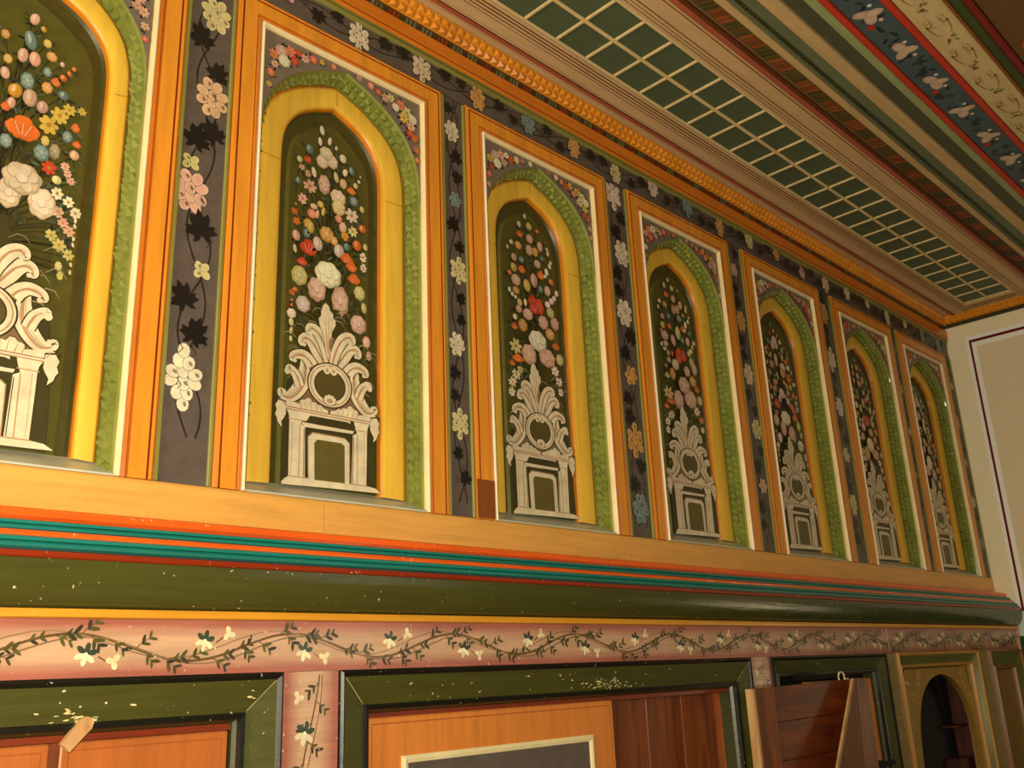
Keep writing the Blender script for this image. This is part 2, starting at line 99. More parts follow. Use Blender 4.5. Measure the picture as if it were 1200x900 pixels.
# ------------------------------------------------------------------ mesh builder (wall units -> metres)
class MB:
    def __init__(s): s.v = []; s.f = []; s.c = []
    def poly(s, pts, col):
        n = len(s.v); s.v += [tuple(p) for p in pts]; s.f.append(tuple(range(n, n + len(pts))))
        s.c.append(list(col) if isinstance(col, list) else [col] * len(pts))
    def box(s, x0, x1, y0, y1, z0, z1, col, bev=0):
        b = min(bev, (x1-x0)/3, (y1-y0)/3, (z1-z0)/3)
        if b <= 0:
            p = [(x, y, z) for x in (x0, x1) for y in (y0, y1) for z in (z0, z1)]
            for q in ((0,1,3,2),(4,6,7,5),(0,4,5,1),(2,3,7,6),(0,2,6,4),(1,5,7,3)): s.poly([p[i] for i in q], col)
            return
        X, Y, Z = (x0, x1), (y0, y1), (z0, z1); sg = (1, -1)
        def P(i, j, k, ax):
            return tuple((X[i] + (0 if ax == 0 else b * sg[i]), Y[j] + (0 if ax == 1 else b * sg[j]), Z[k] + (0 if ax == 2 else b * sg[k])))
        for i in (0, 1):
            s.poly([P(i, 0, 0, 0), P(i, 1, 0, 0), P(i, 1, 1, 0), P(i, 0, 1, 0)], col)
            s.poly([P(0, i, 0, 1), P(1, i, 0, 1), P(1, i, 1, 1), P(0, i, 1, 1)], col)
            s.poly([P(0, 0, i, 2), P(1, 0, i, 2), P(1, 1, i, 2), P(0, 1, i, 2)], col)
            for j in (0, 1):
                s.poly([P(i, j, 0, 0), P(i, j, 1, 0), P(i, j, 1, 1), P(i, j, 0, 1)], col)
                s.poly([P(i, 0, j, 0), P(i, 1, j, 0), P(i, 1, j, 2), P(i, 0, j, 2)], col)
                s.poly([P(0, i, j, 1), P(1, i, j, 1), P(1, i, j, 2), P(0, i, j, 2)], col)
                for k in (0, 1): s.poly([P(i, j, k, 0), P(i, j, k, 1), P(i, j, k, 2)], col)
    def loft(s, curves, cols, close=False):
        """curves: equal-length lists of 3D points; cols[i] colours the strip between curve i and i+1"""
        for i in range(len(curves) - 1):
            a, b = curves[i], curves[i+1]; c = cols[i]
            for j in range(len(a) - (0 if close else 1)):
                k = (j + 1) % len(a)
                if isinstance(c, list): s.poly([a[j], a[k], b[k], b[j]], [c[0], c[0], c[1], c[1]])
                else: s.poly([a[j], a[k], b[k], b[j]], c)
    def run_x(s, prof, cols, x0, x1, back, caps=True, seg=1, m0=None, m1=None):
        """a moulding running along the wall: prof = [(y, z)], closed through the back line"""
        pr = prof + back; cc = cols + [cols[-1]] * (len(back))
        xs = [x0 + (x1 - x0) * i / seg for i in range(seg + 1)]
        for i in range(len(pr)):
            a = pr[i]; b = pr[(i+1) % len(pr)]; c = cc[i % len(cc)]
            for q in range(seg):
                if isinstance(c, list): s.poly([(xs[q], *a), (xs[q+1], *a), (xs[q+1], *b), (xs[q], *b)], [c[0], c[0], c[1], c[1]])
                else: s.poly([(xs[q], *a), (xs[q+1], *a), (xs[q+1], *b), (xs[q], *b)], c)
        if caps:
            c = cols[0][0] if isinstance(cols[0], list) else cols[0]
            s.poly([(x0, *p) for p in pr], c); s.poly([(x1, *p) for p in pr][::-1], c)
    def frame(s, path, prof, cols, closed=False):
        """mitred moulding: path = [(x, z)], prof = [(inset, y)] closed section, inset to the right of travel"""
        n = len(path); rings = []
        for i, (x, z) in enumerate(path):
            d = []
            for a, b in ((i-1, i), (i, i+1)):
                if closed: a %= n; b %= n
                elif a < 0 or b >= n: continue
                dx, dz = path[b][0] - path[a][0], path[b][1] - path[a][1]; l = math.hypot(dx, dz)
                d.append((dz / l, -dx / l))
            if len(d) == 2:
                mx, mz = d[0][0] + d[1][0], d[0][1] + d[1][1]; k = 1 + d[0][0]*d[1][0] + d[0][1]*d[1][1]
                mx, mz = mx / k, mz / k
            else: mx, mz = d[0]
            rings.append([(x + mx * o, y, z + mz * o) for o, y in prof])
        m = len(prof)
        for i in range(n if closed else n - 1):
            a, b = rings[i], rings[(i+1) % n]
            for j in range(m):
                k = (j + 1) % m
                s.poly([a[j], a[k], b[k], b[j]], cols[j % len(cols)])
        if not closed: s.poly(rings[0], cols[0]); s.poly(rings[-1][::-1], cols[0])
    def tube(s, pts, r, col, n=8):
        rings = []
        for i, p in enumerate(pts):
            p = Vector(p); a = Vector(pts[max(0, i-1)]); b = Vector(pts[min(len(pts)-1, i+1)]); t = (b - a).normalized()
            u = t.cross(Vector((0, 0, 1)));
            if u.length < .01: u = t.cross(Vector((1, 0, 0)))
            u.normalize(); w = t.cross(u)
            rr = r[i] if isinstance(r, (list, tuple)) else r
            rings.append([tuple(p + (u * math.cos(q * 2 * math.pi / n) + w * math.sin(q * 2 * math.pi / n)) * rr) for q in range(n)])
        s.loft(rings, [col] * (len(rings) - 1), close=True)
        s.poly(rings[0][::-1], col); s.poly(rings[-1], col)
    def build(s, name, mat, parent=None, org=(0, 0, 0), smooth=False):
        me = bpy.data.meshes.new(name)
        me.from_pydata([((x - org[0]) * S, (y - org[1]) * S, (z - org[2]) * S) for x, y, z in s.v], [], s.f)
        at = me.attributes.new('paint', 'FLOAT_COLOR', 'CORNER')
        flat = []
        for p, c in zip(me.polygons, s.c):
            for q in c: flat += [q[0], q[1], q[2], 1]
        at.data.foreach_set('color', flat)
        me.materials.append(mat); me.validate(clean_customdata=False); me.update()
        if smooth:
            me.polygons.foreach_set('use_smooth', [True] * len(me.polygons))
        o = bpy.data.objects.new(name, me); COL.objects.link(o)
        if parent: o.parent = parent
        else: o.location = (org[0] * S, org[1] * S, org[2] * S + EYE)
        return o

def weld(o, ang=40):
    import bmesh
    bm = bmesh.new(); bm.from_mesh(o.data); bmesh.ops.remove_doubles(bm, verts=bm.verts, dist=.00003)
    bmesh.ops.recalc_face_normals(bm, faces=bm.faces); bm.to_mesh(o.data); bm.free()
    o.data.polygons.foreach_set('use_smooth', [True] * len(o.data.polygons))
    try: o.data.set_sharp_from_angle(angle=math.radians(ang))
    except Exception: pass
    return o
def tag(o, label, cat, group=None):
    o['label'] = label; o['category'] = cat
    if group: o['group'] = group
    return o
def thing(name, org, label, cat, group=None):
    o = bpy.data.objects.new(name, None); COL.objects.link(o); o.empty_display_size = .1
    o.location = (org[0] * S, org[1] * S, org[2] * S + EYE)
    return tag(o, label, cat, group)
def struct(o): o['kind'] = 'structure'; return o

# ------------------------------------------------------------------ picture painting on a board
class Brush:
    """flat strokes of paint laid one over another on a board: f(u, v, lift) -> point"""
    def __init__(s, mb, f): s.mb = mb; s.f = f; s.k = .00004
    def shape(s, pts, col):
        s.k += .0000075
        s.mb.poly([s.f(u, v, s.k) for u, v in pts], col)
    def ell(s, u, v, a, b, col, ang=0, n=10, wob=0, rnd=R0, ph=0):
        ca, sa = math.cos(ang), math.sin(ang); p = []
        for i in range(n):
            t = 2 * math.pi * i / n; k = 1 + (rnd.uniform(-wob, wob) if wob else 0)
            x, y = a * k * math.cos(t), b * k * math.sin(t)
            p.append((u + x * ca - y * sa, v + x * sa + y * ca))
        s.shape(p, col)
    def scal(s, u, v, a, b, col, lobes=6, depth=.14, n=30, ang=0):
        p = []
        for i in range(n):
            t = 2 * math.pi * i / n; k = 1 - depth * (1 - abs(math.sin(lobes * t / 2 + ang)))
            p.append((u + a * k * math.cos(t), v + b * k * math.sin(t)))
        s.shape(p, col)
    def line(s, pts, w, col):
        if not isinstance(w, (list, tuple)): w = [w] * len(pts)
        L, Rr = [], []
        for i, (x, y) in enumerate(pts):
            a = pts[max(0, i-1)]; b = pts[min(len(pts)-1, i+1)]
            dx, dy = b[0]-a[0], b[1]-a[1]; l = math.hypot(dx, dy) or 1
            L.append((x - dy / l * w[i], y + dx / l * w[i])); Rr.append((x + dy / l * w[i], y - dx / l * w[i]))
        s.k += .0000075
        for i in range(len(pts) - 1):
            s.mb.poly([s.f(*q, s.k) for q in (L[i], Rr[i], Rr[i+1], L[i+1])], col)
    def flower(s, u, v, a, b, t, c, rnd):
        c = jit(FC[c] if isinstance(c, str) else c, .12, rnd); c = mix(c, K['olive2'], .10); a *= 1.02; b *= 1.02; dk = mix(c, K['darkolive'], .32); lt = mix(c, (1, .95, .8), .3)
        if t == 'b':
            an = rnd.uniform(-.25, .25)
            s.line([(u, v - b * 1.5), (u, v - b * .6)], a * .12, K['leaf']); s.ell(u - a * .7, v - b * 1.0, a * .5, b * .22, jit(K['leaf'], .3, rnd), .8, 6)
            s.ell(u, v, a, b, dk, an, 12); s.ell(u - a * .12, v + b * .08, a * .82, b * .84, c, an, 12)
            s.ell(u - a * .25, v + b * .2, a * .3, b * .55, lt, an, 8); s.line([(u + a * .3, v + b * .7), (u + a * .35, v), (u + a * .1, v - b * .7)], [a * .05, a * .1, a * .04], dk)
        elif t == 'r':
            s.scal(u, v, a, b, dk, 7, .12, ang=rnd.random()); s.scal(u - a * .05, v + b * .06, a * .9, b * .9, c, 7, .14, ang=rnd.random())
            if a > .004:
                for q in range(5):
                    th = q * 1.26 + rnd.random() * .4; rr = .5
                    s.ell(u + a * rr * math.cos(th), v + b * rr * math.sin(th), a * .36, b * .33, dk, th, 10)
                    s.ell(u + a * (rr - .04) * math.cos(th), v + b * (rr - .02) * math.sin(th) + b * .05, a * .33, b * .29, mix(c, lt, .5), th, 10)
                s.scal(u, v, a * .34, b * .32, dk, 5, .1, 15); s.scal(u, v + b * .04, a * .29, b * .27, lt, 5, .1, 15)
        elif t == 'd':
            n = 7; s.k += 0
            for q in range(n):
                th = q * 2 * math.pi / n + rnd.random() * .3
                s.ell(u + a * .58 * math.cos(th), v + b * .58 * math.sin(th), a * .46, b * .26, jit(c, .08, rnd), th, 8)
            s.ell(u, v, a * .25, b * .25, mix(K['redline'], FC['ye'], .4), 0, 8)
        elif t == 'p':
            for q, (du, dv, k) in enumerate(((-.45, -.05, .6), (.45, -.08, .6), (0, .38, .62), (-.2, -.35, .5), (.25, -.38, .5))):
                s.scal(u + du * a, v + dv * b, a * k, b * k, dk, 5, .1, 20, q); s.scal(u + du * a, v + dv * b + b * .04, a * k * .9, b * k * .88, jit(c, .08, rnd), 5, .1, 20, q)
            for q in (-.5, 0, .5): s.line([(u + a * q * .3, v - b * .5), (u + a * q, v + b * .35)], a * .035, lt)
    def vine_leaf(s, u, v, r, ang, col):
        """dark ragged vine leaf with five lobes"""
        p = []
        for th, k in ((-90,.35),(-70,.7),(-52,.95),(-42,.6),(-28,.72),(-12,1.05),(0,.78),(14,.95),(26,.55),(42,.85),(60,1.15),(72,.8),(90,1.3),(104,.85),(120,1.1),(138,.8),(152,.55),(166,.98),(180,.8),(192,1.02),(208,.7),(222,.6),(234,.95),(252,.7)):
            t = math.radians(th) + ang; p.append((u + r * k * math.cos(t), v + r * k * math.sin(t)))
        s.shape(p, col)
    def cluster(s, u, v, r, tall, col, rnd):
        """painted bunch: ringed petals massed together"""
        col = mix(col, K['purple'], .12); dk = mix(col, K['leaf'], .7); lt = mix(col, (1, .97, .85), .14); pts = []
        rows = max(2, round(3.2 * tall))
        for i in range(rows):
            w = math.sin(math.pi * (i + .8) / (rows + .6)); n = max(1, round(3 * w))
            for j in range(n): pts.append((u + (j - (n-1) / 2) * r * .62 + rnd.uniform(-.08, .08) * r, v + (i - (rows-1)/2) * r * .58 + rnd.uniform(-.08, .08) * r))
        for x, y in pts:
            an = math.atan2(y - v, x - u + 1e-6) - math.pi / 2
            s.ell(x, y, r * .37, r * .45, dk, an, 10); s.ell(x, y, r * .335, r * .415, lt, an, 10); s.ell(x, y - r * .03, r * .23, r * .29, jit(col, .08, rnd), an, 9)
        for x, y in pts[::2]: s.ell(x + r * .1, y, r * .1, r * .16, dk, rnd.random(), 6)

# ------------------------------------------------------------------ the arched niches
HW = .1825; ZB, ZT = .2215, .919; HB = .145     # frame half width, foot, head, bead half width
def cr(pts, n):
    """smooth curve through points"""
    out = []; P = [pts[0]] + pts + [pts[-1]]
    for i in range(1, len(P) - 2):
        for q in range(n):
            t = q / n; a, b, c, d = P[i-1], P[i], P[i+1], P[i+2]
            out.append(tuple(.5 * (2*b[k] + (c[k]-a[k])*t + (2*a[k]-5*b[k]+4*c[k]-d[k])*t*t + (3*b[k]-a[k]-3*c[k]+d[k])*t**3) for k in (0, 1)))
    out.append(pts[-1]); return out
def arch(half, foot, ns=16):
    h = cr(half, 4); side = [(half[0][0], foot + (half[0][1] - foot) * i / ns) for i in range(ns)]
    r = side + h
    return [(-x, z) for x, z in r] + [(x, z) for x, z in r[::-1][1:]]
A_FRONT = [(.1395,.70),(.1365,.745),(.1255,.780),(.109,.806),(.087,.828),(.059,.846),(.029,.860),(0,.871)]
A_OUT = [(.132,.70),(.130,.742),(.121,.777),(.105,.802),(.083,.822),(.056,.839),(.028,.852),(0,.861)]
A_IN = [(.085,.70),(.0838,.734),(.0785,.758),(.068,.778),(.053,.794),(.034,.806),(.016,.814),(0,.820)]
A_PAN = [(.070,.69),(.069,.715),(.0655,.737),(.058,.756),(.047,.766),(.031,.781),(.015,.791),(0,.798)]
YD = .027; BK = .033
def at_y(c, y): return [(x, 1 + y, z) for x, z in c]

def frame_mesh():
    m = MB(); pr = [(0, 1.02), (0, .991), (.003, .989), (.0065, .989), (.0072, .991), (.0085, .991), (.009, .989), (.029, .989), (.030, .9905), (.0315, .9905), (.0325, .989), (.0365, .991), (.0365, 1.02)]
    cl = [K['orange2'], K['orange2'], K['orange'], K['redline'], K['redline'], K['redline'], K['orange'], K['redline'], K['redline'], K['orange2'], K['orange2'], K['orange2'], K['orange2']]
    cl[8] = cl[7] = mix(K['redline'], K['orange2'], .5); m.frame([(-HW, ZB), (-HW, ZT), (HW, ZT), (HW, ZB)], pr, cl); return m
def bead_mesh():
    m = MB(); w = K['white']; w2 = mix(w, K['yellow'], .35)
    m.frame([(-HB, ZB), (-HB, ZT - .037), (HB, ZT - .037), (HB, ZB)],
            [(0, 1.01), (0, .9885), (.001, .9870), (.0026, .9870), (.0034, .9885), (.0042, .9905), (.0052, .992), (.0052, 1.01)], [w, w, w, w, w2, w2, w2, w2]); return m
def spandrel_mesh(seed):
    m = MB(); rnd = random.Random(seed); g = K['grey']
    fr = arch(A_FRONT, ZB); z1 = ZT - .042; i0 = next(i for i, p in enumerate(fr) if p[1] > .69)
    top = [p for p in fr if p[1] >= .69]; y = .995
    for j in range(len(top) - 1):
        a, b = top[j], top[j+1]
        m.poly([(a[0], y, a[1]), (b[0], y, b[1]), (b[0], y, z1), (a[0], y, z1)], g)
    ms = arch(A_FRONT, ZB)
    m.loft([[(x, y, z) for x, z in top], [(x, 1.004, z) for x, z in top]], [g])
    for sx in (-1, 1): m.poly([(sx*.1395, y, ZB), (sx*.1405, y, ZB), (sx*.1405, y, z1), (sx*.1395, y, z1)], g)
    b = Brush(m, lambda u, v, k: (u, y - k, v))
    cols = ['rd', 'pk', 'ye', 'wh', 'sa', 'lp', 'cy', 'rd', 'or']
    spots = [(-.112,.852,.0085),(-.098,.858,.008),(-.124,.842,.007),(-.107,.838,.008),(-.09,.846,.006),(-.122,.826,.005),(-.128,.81,.0055),(-.085,.862,.005),(-.074,.858,.006),(-.06,.863,.006),(-.045,.866,.004),(-.13,.79,.004),(-.025,.868,.0045),
             (.112,.850,.0085),(.1,.858,.0075),(.124,.842,.007),(.106,.838,.008),(.12,.828,.007),(.09,.85,.006),(.08,.862,.006),(.07,.858,.0065),(.056,.862,.005),(.127,.81,.006),(.118,.815,.006),(.042,.866,.005),(.13,.79,.005),(.02,.869,.0045),(.131,.772,.004)]
    for u, v, r in spots:
        for q in range(4):
            th = rnd.uniform(0, 6.28); d = r * rnd.uniform(1.0, 1.6); uu, vv = u + d * math.cos(th), v + d * math.sin(th)
            if abs(uu) < .134 and vv < z1 - .004 and vv > zf(uu) + .006: b.ell(uu, vv, r * .55, r * .22, K['leaf'], th, 7)
    for i, (u, v, r) in enumerate(spots):
        r *= 1.22
        b.flower(u, v, r, r, 'd' if i % 3 else 'r', rnd.choice(cols), rnd)
    return m
def zf(u):
    c = cr(A_FRONT, 4); u = abs(u)
    for (x0, z0), (x1, z1) in zip(c, c[1:]):
        if x1 <= u <= x0: return z0 + (z1 - z0) * (x0 - u) / max(1e-6, x0 - x1)
    return ZB
def resample(c, n):
    d = [0]
    for a, b in zip(c, c[1:]): d.append(d[-1] + math.dist(a, b))
    out = []; j = 0
    for i in range(n + 1):
        t = d[-1] * i / n
        while j < len(d) - 2 and d[j+1] < t: j += 1
        k = (t - d[j]) / max(1e-9, d[j+1] - d[j]); out.append(tuple(c[j][q] * (1-k) + c[j+1][q] * k for q in range(len(c[j]))))
    return out
def carve_mesh():
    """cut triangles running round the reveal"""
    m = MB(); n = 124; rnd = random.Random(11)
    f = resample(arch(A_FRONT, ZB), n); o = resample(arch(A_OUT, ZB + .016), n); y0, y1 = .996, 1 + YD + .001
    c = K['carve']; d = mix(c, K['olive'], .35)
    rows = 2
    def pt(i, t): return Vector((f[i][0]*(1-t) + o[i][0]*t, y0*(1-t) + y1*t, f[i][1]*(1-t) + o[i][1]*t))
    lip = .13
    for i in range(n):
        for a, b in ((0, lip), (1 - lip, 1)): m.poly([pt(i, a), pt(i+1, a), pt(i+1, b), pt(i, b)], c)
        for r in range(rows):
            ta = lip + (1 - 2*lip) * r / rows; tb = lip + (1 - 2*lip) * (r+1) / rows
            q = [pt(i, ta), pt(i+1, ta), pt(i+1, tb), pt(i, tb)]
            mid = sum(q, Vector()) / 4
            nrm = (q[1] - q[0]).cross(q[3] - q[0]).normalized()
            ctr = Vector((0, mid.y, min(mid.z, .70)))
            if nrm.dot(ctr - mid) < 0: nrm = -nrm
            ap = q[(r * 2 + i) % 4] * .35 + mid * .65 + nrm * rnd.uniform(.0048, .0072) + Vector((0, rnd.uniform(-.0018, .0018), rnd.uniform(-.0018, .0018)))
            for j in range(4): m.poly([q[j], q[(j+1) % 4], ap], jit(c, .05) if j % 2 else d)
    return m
def moulding_mesh(k=1):
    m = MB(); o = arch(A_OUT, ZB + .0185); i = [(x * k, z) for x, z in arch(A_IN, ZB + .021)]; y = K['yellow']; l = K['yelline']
    def mid(t): return [(a[0]*(1-t) + b[0]*t, a[1]*(1-t) + b[1]*t) for a, b in zip(o, i)]
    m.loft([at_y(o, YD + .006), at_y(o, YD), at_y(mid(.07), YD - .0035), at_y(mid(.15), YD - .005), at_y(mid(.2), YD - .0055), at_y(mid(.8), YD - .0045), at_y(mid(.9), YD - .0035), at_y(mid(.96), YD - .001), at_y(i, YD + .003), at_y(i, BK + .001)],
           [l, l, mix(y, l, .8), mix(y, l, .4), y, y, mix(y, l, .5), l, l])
    b = Brush(m, lambda u, v, k: (u, 1 + YD - .0056 - k, v))
    for sg in (-1, 1): b.line([(sg * .129, .702), (sg * (.091 if k == 1 else .112), .699)], .0005, mix(l, K['redline'], .4))
    b.line([(.0005, .857), (0, .826)], .0005, mix(l, K['redline'], .4))
    return m
def sill_mesh():
    m = MB(); c = K['sill']
    m.run_x([(.9895, .2212), (.9895, .2235), (1.0265, .2415), (1.0325, .2450), (1.036, .2455)], [c, c, c, c, c], -.1392, .1392, [(1.036, .2212)])
    return m

ACAN, MOT = ST, MO
def paint_urn(b, axis, rnd):
    w, sh = K['urn'], K['urnsh']; dk = K['darkolive']
    X = lambda p: [(2 * axis - q[0], *q[1:]) for q in p]
    # ground behind the urn
    b.shape([(-.073, .245), (.078, .245), (.074, .34), (.066, .40), (.03, .44), (.012, .5), (-.012, .5), (-.03, .44), (-.066, .40), (-.072, .34)], mix(K['darkolive'], K['olive'], .35))
    for i in range(26):
        u = rnd.uniform(-.06, .06); v = rnd.uniform(.40, .50) - abs(u) * .5; sg = 1 if u > axis else -1
        b.line([(u, v), (u + sg * .008, v + .007), (u + sg * .017, v + .006), (u + sg * .023, v - .002)], [.0004, .0007, .0006, .0002], jit(mix(K['oliveline'], K['urn'], .25), .25, rnd))
    def stroke(p):
        for side in (p, X(p)):
            pts = cr([(q[0], q[1]) for q in side], 4); ws = [q[0] for q in cr([(q[2], 0) for q in p], 4)]
            b.line(pts, [x * 1.8 + .0006 for x in ws], dk); b.line(pts, [x * 1.62 for x in ws], w)
            e = pts[-1]; b.ell(e[0], e[1], ws[-1] * 2.4, ws[-1] * 2.4, w, 0, 10)
            off = [(x + ws[i] * (.35 if side is p else -.35), z - ws[i] * .3) for i, (x, z) in enumerate(pts)]
            b.line(off[:-6], [x * .26 for x in ws[:-6]], sh); b.line([(2 * p_[0] - o_[0], 2 * p_[1] - o_[1]) for p_, o_ in zip(pts, off)][2:-8], [x * .12 for x in ws[2:-8]], mix(sh, w, .4))
            b.line(pts[:-9], [x * .09 for x in ws[:-9]], mix(sh, dk, .3))
    b.shape([(-.052, .352), (.05, .352), (.056, .385), (.045, .412), (.03, .43), (.012, .452), (-.002, .46), (-.016, .452), (-.034, .43), (-.049, .412), (-.058, .385)], mix(dk, sh, .45))
    for s in (ACAN[3], ACAN[4], ACAN[2], ACAN[1], ACAN[0]): stroke(s)
    lf = [(q[0] - .0035 - axis + axis, q[1]) for q in MOT['leaf']]
    b.shape([(x * 1.08, z + .0012) for x, z in lf], dk); b.shape(lf, w)
    for dx in (-.006, 0, .006): b.line([(-.004 + dx * .3, .43), (-.0045 + dx * .7, .46), (-.005 + dx, .485)], [.0008, .0007, .0002], sh)
    # ring cartouche
    cx, cz, ra, rb = axis, .387, .0345, .0305
    N = 36; el = lambda a, c: [(cx + a * math.cos(2*math.pi*i/N + 1.75), cz + c * math.sin(2*math.pi*i/N + 1.75)) for i in range(N)]
    b.shape(el(ra * 1.06, rb * 1.06), dk); b.shape(el(ra, rb), w); b.shape(el(ra * .93, rb * .93), sh); b.shape(el(ra * .88, rb * .88), w)
    b.shape(el(ra * .74, rb * .74), dk); b.shape(el(ra * .69, rb * .69), mix(K['pane'], K['darkolive'], .45))
    for sg in (-1, 1):
        b.ell(cx + sg * .0055, .4085, .0058, .0065, w, 0, 14); b.ell(cx + sg * .0052, .4075, .0022, .0028, sh, 0, 10)
    b.scal(cx, .366, .0115, .0085, dk, 9, .1, 36); b.scal(cx, .366, .0105, .0078, w, 9, .14, 36); b.scal(cx, .365, .005, .0035, sh, 7, .1, 28)
    # pedestal
    for nm in ('swag', 'drop'):
        for p in (MOT[nm], X(MOT[nm])):
            c0 = (sum(q[0] for q in p) / len(p), sum(q[1] for q in p) / len(p))
            b.shape([(c0[0] + (q[0]-c0[0]) * 1.1, c0[1] + (q[1]-c0[1]) * 1.12) for q in p], dk); b.shape(p, w)
    for p in (MOT['swag'], X(MOT['swag'])):
        for q in p[2:15:2]: b.line([(q[0], q[1] - .002), (q[0] + (axis - q[0]) * .06, .3475)], [.0003, .0006], sh)
    for nm in ('colL', 'rail', 'lintel', 'capL', 'cornice', 'base'): b.shape(MOT[nm], w)
    for nm in ('colL', 'capL'): b.shape(X(MOT[nm]), w)
    b.line([(-.0682, .3432), (.0666, .3428)], .0008, sh); b.line([(-.069, .3462), (.067, .3462)], .0005, K['redline'])
    for sg in (-1, 1):
        b.line([(axis + sg * .0455, .325), (axis + sg * .046, .256)], .0007, sh); b.line([(axis + sg * .057, .328), (axis + sg * .0575, .257)], .0006, mix(w, sh, .6))
        b.line([(axis + sg * .041, .3305), (axis + sg * .064, .3305)], .0006, sh)
        b.line([(axis + sg * .0395, .32), (axis + sg * .0385, .256)], .0005, dk)
    b.line([(-.0615, .2548), (.0617, .2547)], .0007, sh)
    b.shape(MOT['pane'], mix(K['pane'], K['olive2'], .4)); b.shape(MOT['inner'], w)
    b.line([(-.0325, .2545), (-.0345, .3105), (-.0275, .317), (.0235, .3165), (.0315, .3108), (.0325, .2545)], .0006, sh)

def back_mesh(flowers, seed, k=1):
    m = MB(); rnd = random.Random(seed)
    i = [(x * k, z) for x, z in arch(A_IN, ZB + .018)]; p = [(x * (1 + (k - 1) * 1.3), z) for x, z in arch(A_PAN, ZB + .018)]; o, ol = K['olive'], K['olive2']
    P = [(x, z) for x, z in p]
    def sh(c, d): return [(x * (1 - d / .07), z - (d if z > .6 else d * max(0, (z - .3) / .3))) for x, z in c]
    m.loft([at_y(i, BK), at_y(sh(i, .002), BK + .004), at_y(sh(p, -.0025), BK + .0045), at_y(p, BK + .001), at_y(sh(p, .0012), BK)], [mix(o, K['darkolive'], .25), mix(o, K['darkolive'], .12), K['oliveline'], mix(ol, K['oliveline'], .4)])
    q = sh(p, .0012)
    h = len(q) // 2
    for j in range(h): m.poly([(q[j][0], 1+BK, q[j][1]), (q[j+1][0], 1+BK, q[j+1][1]), (q[-2-j][0], 1+BK, q[-2-j][1]), (q[-1-j][0], 1+BK, q[-1-j][1])], ol)
    # solid board behind
    m.box(-.115, .115, 1+BK+.008, 1+BK+.016, ZB, .83, o)
    b = Brush(m, lambda u, v, kk: (u, 1 + BK - kk, v))
    # stems, sprigs and smoky greenery
    for _ in range(16):
        u = rnd.uniform(-.05, .05); v = rnd.uniform(.44, .60)
        b.ell(u * (1.1 - (v - .4)), v, .018, .03, mix(ol, K['darkolive'], rnd.uniform(.25, .6)), rnd.uniform(-.6, .6), 12, .15, rnd)
    lim = .064 if k == 1 else .084
    for u, v, a, c, t, cc in flowers:
        u = max(-lim, min(lim, u))
        b0 = (rnd.uniform(-.012, .012), max(.47, v - .12)); mid = (b0[0] * .6 + u * .4, b0[1] * .4 + v * .6)
        b.line(cr([b0, mid, (u, v)], 3), .0006, jit(mix(K['leaf'], K['olive'], rnd.random() * .7), .2, rnd))
    for u, v, a, c, t, cc in flowers:
        for q in range(5):
            th = rnd.uniform(0, 6.28); d = 1.25 + rnd.random() * .7; r = max(.0035, min(.007, a))
            uu, vv = u + a * d * math.cos(th), v + c * d * math.sin(th)
            if abs(uu) < lim and (vv < .74 or abs(uu) < .05): b.ell(uu, vv, r * .75, r * .26, jit(mix(K['leaf'], K['cgreen'], rnd.random() * .8), .25, rnd), th, 7)
    for u, v, a, c, t, cc in flowers:
        b.flower(max(-lim, min(lim, u)), v, a, c, t, cc, rnd)
    paint_urn(b, -.0012, rnd)
    # worn specks
    return m

NX = [.260, .695, 1.113, 1.5465, 1.972, 2.4045, 2.807]
def vary(base, seed):
    r = random.Random(seed); out = []; ks = list(FC)
    for u, v, a, c, t, cc in base:
        out.append((u + r.uniform(-.003, .003), v + r.uniform(-.003, .003), a * r.uniform(.85, 1.15), c * r.uniform(.85, 1.15), t, cc if r.random() < .7 else r.choice(ks)))
    return out
BOUQ = [F1, F2, F3, vary(F3, 4), vary(F2, 5), vary(F3, 6), vary(F2, 7)]
NLAB = ['tall arched painted niche at the far left, cut off by the photo edge',
        'second arched painted niche from the left, the nearest seen whole, white rose above its urn',
        'third arched painted niche from the left, brown patch at the foot of its frame',
        'fourth arched painted niche from the left, in the middle of the row',
        'fifth arched painted niche from the left, third from the cream end wall',
        'sixth arched painted niche from the left, second from the cream end wall',
        'seventh arched painted niche, farthest away and next to the cream end wall']
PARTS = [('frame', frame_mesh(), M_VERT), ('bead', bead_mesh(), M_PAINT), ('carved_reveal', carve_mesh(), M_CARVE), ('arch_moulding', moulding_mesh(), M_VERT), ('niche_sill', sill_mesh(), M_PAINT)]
protos = []
PL = {'frame': 'orange frame with thin red lines', 'bead': 'white inner bead', 'carved_reveal': 'green reveal carved in triangles', 'arch_moulding': 'yellow arched moulding', 'niche_sill': 'sloping grey sill'}
